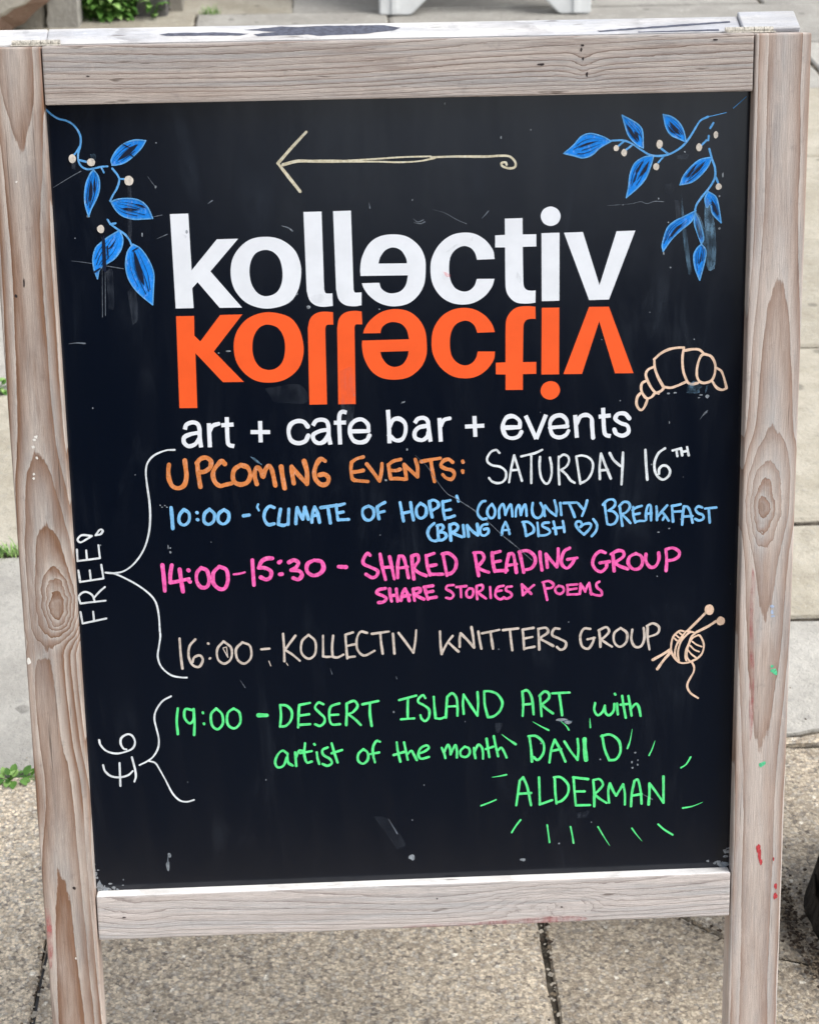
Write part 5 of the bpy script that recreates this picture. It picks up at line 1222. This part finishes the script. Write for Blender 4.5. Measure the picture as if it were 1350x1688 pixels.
chip([(-.132, -.019), (-.100, -.0235), (-.085, -.022), (-.070, -.0235), (-.012, -.023), (.002, -.018), (-.004, -.0135), (-.030, -.0085), (-.070, -.0065), (-.078, -.009), (-.120, -.0075), (-.124, -.0115), (-.104, -.0145)])
chip([(.170, -.0065), (.235, -.014), (.287, -.019), (.287, -.016), (.240, -.011), (.172, -.004)])
chip([(.205, -.0035), (.275, -.0055), (.275, -.0025), (.205, -.0022)])

# ------------------------------------------------------------------ white plastic sign further back
M['white_plastic'] = flat_mat('white_plastic', (.74, .76, .76), .45, .4, .06, 30)
M['grey_panel'] = flat_mat('grey_panel', (.30, .31, .32), .5, .4, .1, 30)
ws = tag(empty('white_sign', (.46, 4.36, 0)), 'white plastic frame sign with moulded feet standing on the pavement behind the chalkboard', 'sign')
ws.rotation_euler = (0, 0, RAD(-2))
def foot_bm(sg, back):
    bm = bmesh.new(); P = [(0, 0), (.094, 0), (.101, .004), (.150, .052), (.165, .09), (.165, .15), (.055, .17), (.05, .6), (.05, .98), (0, .98), (-.002, .5), (0, .02)]
    y0, y1 = (0., .055) if not back else (.28, .335)
    def q(x, z, y): return (sg*(-.322+x), y+(z*.13 if not back else -z*.13), z)
    a = [bm.verts.new(q(x, z, y0)) for x, z in P]; b_ = [bm.verts.new(q(x, z, y1)) for x, z in P]
    bm.faces.new(a); bm.faces.new(b_[::-1])
    for i in range(len(P)): bm.faces.new((a[i], b_[i], b_[(i+1) % len(P)], a[(i+1) % len(P)]))
    bmesh.ops.recalc_face_normals(bm, faces=bm.faces); bmesh.ops.bevel(bm, geom=bm.edges[:], offset=.005, segments=2, affect='EDGES')
    return bm
for sg in (1, -1):
    for bk in (0, 1):
        o = link('foot', foot_bm(sg, bk), M['white_plastic'], ws)
        if not bk:
            x = sg*(-.322+.046)
            r = bmesh.new(); pts = [(x-.010, -.006, .004), (x+.010, -.006, .004), (x+.010, .01, .004), (x-.010, .01, .004)]
            hexa(r, pts+[(a, b_+.052, .40) for a, b_, c in pts]); bmesh.ops.recalc_face_normals(r, faces=r.faces); bmesh.ops.bevel(r, geom=r.edges[:], offset=.003, segments=2, affect='EDGES')
            link('rib', r, M['white_plastic'], o)
for bk in (0, 1):
    for z0, z1 in ((.12, .16), (.90, .97)):
        y = (.012+.13*z0) if not bk else (.30-.13*z0)
        link('cross_bar', box_bm(-.275, .275, y, y+.03, z0, z1, .004), M['white_plastic'], ws)
    bm = bmesh.new(); ya, yb = ((.02+.13*.15), (.02+.13*.92)) if not bk else ((.31-.13*.15), (.31-.13*.92))
    hexa(bm, [(-.274, ya, .158), (.274, ya, .158), (.274, ya+.008, .158), (-.274, ya+.008, .158), (-.274, yb, .902), (.274, yb, .902), (.274, yb+.008, .902), (-.274, yb+.008, .902)])
    bmesh.ops.recalc_face_normals(bm, faces=bm.faces); link('poster_panel', bm, M['grey_panel'], ws)

# ------------------------------------------------------------------ rough stone wall foot at the upper left
M['wall_stone'] = stone_mat('wall_stone', (.34, .315, .27), (.45, .42, .36), (.28, .27, .26))
M['shadow_brown_stone'] = stone_mat('shadow_brown_stone', (.21, .135, .10), (.27, .18, .135), (.16, .11, .085))  # shadow on the boulder edge, put into a browner stone colour
M['dark_stone'] = stone_mat('dark_stone', (.12, .115, .11), (.17, .165, .16), (.09, .09, .09))
def rock(name, poly, y0, y1, mats, parent, rough=.008, face_bev=0., tone=1.0, seed=0):
    """poly in x,z; front at y0"""
    bm = bmesh.new(); tl = bm.faces.layers.float.new('tone')
    c = sum((Vector(p) for p in poly), Vector((0, 0)))/len(poly); P = []
    for i, p in enumerate(poly):
        q0, q1 = Vector(p), Vector(poly[(i+1) % len(poly)]); k = max(1, int((q1-q0).length/.03))
        for j in range(k):
            w = q0.lerp(q1, j/k); P.append(w+Vector((noise.noise(Vector((w.x*30, w.y*30, seed))), noise.noise(Vector((w.x*30, w.y*30, seed+9)))))*rough)
    rings = []
    for y, s in ((y0, face_bev+.012), (y0+.012, face_bev), (y0+.10 if face_bev else y0+.02, 0), (y1, 0)):
        rings.append([bm.verts.new((p.x+(c.x-p.x)/max(.05, (c-p).length)*s, y+.006*noise.noise(Vector((p.x*20, p.y*20, y))), p.y+(c.y-p.y)/max(.05, (c-p).length)*s)) for p in P])
    fs = [(bm.faces.new(rings[0]), 0)]
    for a in range(3):
        for i in range(len(P)):
            j = (i+1) % len(P); fs.append((bm.faces.new((rings[a][i], rings[a+1][i], rings[a+1][j], rings[a][j])), 1 if (a == 1 and face_bev) else 0))
    fs.append((bm.faces.new(rings[3][::-1]), 0))
    for f, mi in fs: f.material_index = mi; f[tl] = tone
    bmesh.ops.recalc_face_normals(bm, faces=bm.faces)
    return link(name, bm, mats, parent)
wall = tag(empty('stone_wall', (-.85, 4.3, 0)), 'foot of a grey rubble stone wall with weeds growing in its recess', 'wall')
def wrock(poly, y0, y1, mats, **k):
    o = rock('stone_block', [(x+.85, z) for x, z in poly], y0-4.3, y1-4.3, mats, wall, **k); return o
wrock([(-4.2, -.02), (-.862, -.02), (-.858, .16), (-4.2, .17)], 4.30, 4.9, [M['wall_stone']], tone=.95, seed=1)
wrock([(-.856, -.02), (-.757, -.02), (-.752, .30), (-.853, .30)], 4.292, 4.9, [M['grey_stone']], tone=.92, seed=2)
wrock([(-.750, -.02), (-.60, -.02), (-.60, .25), (-.750, .25)], 4.46, 4.9, [M['dark_stone']], seed=3)
wrock([(-.598, -.02), (-.505, -.02), (-.505, .25), (-.598, .25)], 4.40, 4.95, [M['dark_stone']], seed=4)
wrock([(-.503, -.02), (-.46, -.02), (-.46, .30), (-.503, .30)], 4.47, 5.2, [M['wall_stone']], tone=.75, seed=5)
wrock([(-4.2, .172), (-.86, .162), (-.86, .5), (-4.2, .5)], 4.31, 4.9, [M['grey_stone']], tone=.9, seed=6)
wrock([(-4.2, .503), (-2.2, .503), (-2.2, .95), (-4.2, .95)], 4.30, 4.9, [M['wall_stone']], tone=.88, seed=21)
wrock([(-2.19, .503), (-.86, .503), (-.86, .95), (-2.19, .95)], 4.31, 4.9, [M['grey_stone']], tone=.88, seed=22)
wrock([(-.852, .623), (-.46, .623), (-.46, .96), (-.852, .96)], 4.31, 4.95, [M['grey_stone']], tone=.86, seed=23)
wrock([(-.852, .303), (-.46, .303), (-.46, .62), (-.852, .62)], 4.30, 4.95, [M['wall_stone']], tone=.9, seed=7)
boulder = tag(rock('boulder', [(-1.35, -.02), (-1.02, -.02), (-.965, -.01), (-.935, .03), (-.90, .045), (-.865, .075), (-.83, .105), (-.80, .16), (-.82, .34), (-1.0, .42), (-1.35, .40)], 4.10, 4.285, [M['wall_stone'], M['shadow_brown_stone']], None, rough=.014, face_bev=.06, tone=1.1, seed=12),
    'pale rough boulder with a painted brown shadow edge leaning against the stone wall', 'boulder')

# ------------------------------------------------------------------ unseen dark building, added to darken the chalkboard reflection
M['brick'] = flat_mat('dark_brick', (.075, .055, .048), .85, .2, .35, 14, .4); M['pane'] = flat_mat('window_glass', (.012, .014, .018), .12, .5, .1); M['slate'] = flat_mat('roof_slate', (.05, .05, .055), .7, .3, .3, 8)
bld = tag(empty('added_brick_building', (-8.6, -12.5, 0)), 'unseen brick building opposite, added to darken the left of the chalkboard reflection', 'building')
link('wall', box_bm(-7.5, 7.5, -5, 0, -.02, 7.2, .02, 1), M['brick'], bld)
link('added_low_wing', box_bm(7.52, 22, -4, -.2, -.02, 2.5, .02, 1), M['brick'], bld)  # unseen low wing, added to darken the reflection near the horizon
bm = bmesh.new(); hexa(bm, [(-7.8, -5.3, 7.2), (7.8, -5.3, 7.2), (7.8, .3, 7.2), (-7.8, .3, 7.2), (-7.4, -2.6, 9.2), (7.4, -2.6, 9.2), (7.4, -2.4, 9.2), (-7.4, -2.4, 9.2)])
bmesh.ops.recalc_face_normals(bm, faces=bm.faces); link('roof', bm, M['slate'], bld)
for zz in (1.0, 4.2):
    for i in range(5):
        x = -6+i*3.0
        link('window', box_bm(x-.5, x+.5, -.05, .04, zz, zz+1.6, .01, 1), M['pane'], bld)

# ------------------------------------------------------------------ weeds
def leaf_mat(name, c1, c2):
    b = NB(name); co = b.coord(); n = b.noise(co, 60, 2)
    col = b.mix(b.sm(n, .3, .7), c1, c2); b.out(col, .5, .35)
    b.put(b.bsdf, 'Subsurface Weight', 0.0); return b.mat
M['leaf_a'] = leaf_mat('weed_leaf', (.05, .15, .025), (.14, .29, .06))
M['leaf_b'] = leaf_mat('weed_leaf_light', (.20, .38, .09), (.38, .56, .20))
M['leaf_dry'] = leaf_mat('dry_leaf', (.16, .11, .06), (.26, .20, .11))
def leaf(bm, base, d, L, w, droop=.3, mi=0):
    d = d.normalized(); side = d.cross(Vector((0, 0, 1)));
    if side.length < .1: side = Vector((1, 0, 0))
    side.normalize(); upv = side.cross(d).normalized(); prev = None; n = 5
    for i in range(n+1):
        t = i/n; p = base+d*L*t+Vector((0, 0, -droop*L*t*t)); ww = w*math.sin(math.pi*min(1, .08+t*.92))**.8
        a, c_, e = bm.verts.new(p-side*ww+upv*ww*.35), bm.verts.new(p), bm.verts.new(p+side*ww+upv*ww*.35)
        if prev:
            for f in (bm.faces.new((prev[0], prev[1], c_, a)), bm.faces.new((prev[1], prev[2], e, c_))): f.material_index = mi; f.smooth = True
        prev = (a, c_, e)
def weed(name, loc, label, n, size, spread, h, L, w, mats, cat='weed', droop=.4):
    bm = bmesh.new(); st = bmesh.new()
    for i in range(n):
        a = random.uniform(0, 6.283); r = spread*random.random()**.6
        b = Vector((math.cos(a)*r*size[0], math.sin(a)*r*size[1], h*random.random()**.8*(1-.4*r/spread)))
        d = Vector((math.cos(a)*random.uniform(.3, 1), math.sin(a)*random.uniform(.3, 1), random.uniform(-.1, .9)))
        s = random.uniform(.6, 1.2); leaf(bm, b, d, L*s, w*s, droop, 1 if random.random() < .4 else 0)
        if i % 3 == 0:
            root = Vector((b.x*.4, b.y*.4, 0)); tdir = (b-root); 
            if tdir.length > .004:
                sd = Vector((.0012, 0, 0)); v = [st.verts.new(p) for p in (root-sd, root+sd, b+sd*.6, b-sd*.6)]; st.faces.new(v)
                sd = Vector((0, .0012, 0)); v = [st.verts.new(p) for p in (root-sd, root+sd, b+sd*.6, b-sd*.6)]; st.faces.new(v)
    t = tag(empty(name, loc), label, cat)
    link('foliage', bm, mats, t); link('stem', st, [mats[0]], t)
    return t
LM = [M['leaf_a'], M['leaf_b']]
weed('leafy_weed', (-.685, 4.40, 0), 'bushy green weed in the recess of the stone wall', 820, (1, .6), .088, .22, .030, .0095, LM)
weed('leafy_weed', (-.545, 4.385, 0), 'small green seedling beside the bushy weed at the foot of the wall', 16, (1, .8), .022, .075, .038, .010, LM)
weed('leafy_weed', (-.685, 1.765, 0), 'low green weed in the upper joint left of the sign', 60, (1.4, .5), .04, .024, .018, .006, LM)
weed('leafy_weed', (-.497, .572, 0), 'flat broad leaved weed in the lowest joint left of the sign', 28, (2.2, .45), .022, .006, .015, .005, LM, droop=.15)
def grass(name, loc, label, n, sx, sy, h):
    bm = bmesh.new()
    for i in range(n):
        b = Vector((random.gauss(0, sx), random.gauss(0, sy), 0)); a = random.uniform(0, 6.28); k = random.uniform(.2, .9); hh = h*random.uniform(.5, 1.1)
        tip = b+Vector((math.cos(a)*k*hh, math.sin(a)*k*hh, hh)); s = Vector((math.cos(a+1.57), math.sin(a+1.57), 0))*.0011; mid = b.lerp(tip, .55)+Vector((0, 0, hh*.1))
        v = [bm.verts.new(p) for p in (b-s, b+s, mid+s*.8, mid-s*.8, tip)]; f1 = bm.faces.new(v[:4]); f2 = bm.faces.new((v[3], v[2], v[4]))
        mi = 1 if random.random() < .5 else 0; f1.material_index = mi; f2.material_index = mi
    return tag(link(name, bm, LM), label, 'grass') if not loc else _loc(tag(link(name, bm, LM), label, 'grass'), loc)
def _loc(o, l): o.location = l; return o
grass('grass_tuft', (-.585, 1.166, -.004), 'thin grass tuft in the middle joint left of the sign', 120, .032, .006, .022)
grass('grass_tuft', (-.377, 4.42, -.004), 'tiny yellow green grass tuft in a far paving joint above the sign', 60, .014, .006, .035)
grass('grass_tuft', (-.43, 2.95, -.004), 'sparse grass tuft in the joint hidden behind the sign', 30, .02, .005, .02) if False else None

# ------------------------------------------------------------------ dark trunk and litter at the lower right
def bark_mat():
    b = NB('bark'); co = b.coord(); n1 = b.noise(b.scale(co, 60, 60, 14), 1.0, 5, .65); n2 = b.noise(co, 130, 4)
    col = b.mix(b.sm(n1, .35, .65), (.012, .010, .009), (.055, .046, .038)); col = b.mix(b.sm(n2, .6, .75, 0, .5), col, (.11, .10, .085))
    b.bump(b.m('ADD', n1, b.m('MULTIPLY', n2, .5)), .9, .01); return b.out(col, .9, .15)
M['bark'] = bark_mat()
tree = tag(empty('tree', (.608, .22, 0)), 'dark rough barked tree trunk at the lower right edge with flaking bark', 'tree')
bm = bmesh.new(); NR, NS = 46, 56; prev = None
for i in range(NR+1):
    z = -.02+2.6*(i/NR)**2.2; ring = []
    for j in range(NS):
        a = 2*math.pi*j/NS; r = .118+.010*math.exp(-max(z, 0)/.05)+.006*math.sin(a*5+1)-.008*z
        r += .006*noise.noise(Vector((math.cos(a)*4, math.sin(a)*4, z*3)))+.006*noise.noise(Vector((math.cos(a)*14, math.sin(a)*14, z*9)))
        ring.append(bm.verts.new((math.cos(a)*r+.03*z, math.sin(a)*r+.04*z, z)))
    if prev:
        for j in range(NS): bm.faces.new((prev[j], prev[(j+1) % NS], ring[(j+1) % NS], ring[j]))
    prev = ring
bm.faces.new(prev)
for i in range(46):
    a = random.uniform(2.2, 4.6); z = random.uniform(.02, .5); r = .117+.008*math.exp(-z/.05); L = random.uniform(.010, .026); w = random.uniform(.006, .014)
    c = Vector((math.cos(a)*r, math.sin(a)*r, z)); t = Vector((-math.sin(a), math.cos(a), 0)); o_ = Vector((math.cos(a), math.sin(a), 0))*random.uniform(.001, .005)
    hexa(bm, [c-t*w-o_*.5, c+t*w-o_*.5, c+t*w*.8+o_*.3, c-t*w*.8+o_*.3, c-t*w*.9+Vector((0, 0, L)), c+t*w*.7+Vector((0, 0, L*.9)), c+t*w*.6+o_+Vector((0, 0, L)), c-t*w*.7+o_+Vector((0, 0, L*1.1))])
bmesh.ops.recalc_face_normals(bm, faces=bm.faces)
link('trunk', bm, M['bark'], tree)
M['litter_a'] = flat_mat('litter_dark', (.06, .045, .035), .9, .1, .5, 400); M['litter_b'] = flat_mat('litter_tan', (.20, .16, .115), .9, .1, .4, 400)
M['grit'] = flat_mat('grit', (.40, .36, .30), .9, .2, .3, 500)
def bits(name, spots, mats, kind='stuff', label=None):
    bm = bmesh.new()
    for (x, y, sx, sy, n, s0, s1, rot) in spots:
        ca, sa = math.cos(rot), math.sin(rot)
        for i in range(n):
            gx, gy = random.gauss(0, sx), random.gauss(0, sy); px_, py_ = x+gx*ca-gy*sa, y+gx*sa+gy*ca
            s = random.uniform(s0, s1); R_ = Matrix.Rotation(random.uniform(0, 6.28), 3, 'Z') @ Matrix.Rotation(random.uniform(-.5, .5), 3, 'X')
            q = [Vector((random.uniform(.5, 1.3)*u*s, random.uniform(.4, 1)*v*s, w*s*random.uniform(.1, .45))) for w in (0, 1) for u, v in ((-1, -1), (1, -1), (1, 1), (-1, 1))]
            base = Vector((px_, py_, .0015+random.random()*.004)); n0 = len(bm.faces)
            hexa(bm, [base+R_ @ k for k in q]); bm.faces.ensure_lookup_table(); mi = random.randrange(len(mats))
            for f in bm.faces[n0:]: f.material_index = mi
    bmesh.ops.recalc_face_normals(bm, faces=bm.faces)
    return tag(link(name, bm, mats), label, kind=kind)
bits('leaf_litter', [(.462, .225, .010, .04, 260, .0007, .0026, .1), (.455, .29, .016, .03, 160, .0007, .0024, 0), (.475, .16, .008, .02, 90, .0008, .003, 0)], [M['litter_a'], M['litter_a'], M['litter_b']])
bits('grit', [(.305, .275, .075, .006, 160, .0008, .0025, -.72), (.168, .26, .004, .15, 120, .0008, .003, 0), (-.416, .25, .005, .17, 160, .0008, .003, 0), (0, .3, .45, .25, 130, .0006, .0016, 0), (-.8, .35, .25, .2, 60, .0006, .0016, 0), (.55, .45, .2, .2, 70, .0006, .0018, 0)], [M['grit'], M['grit'], M['litter_b'], M['litter_a']])
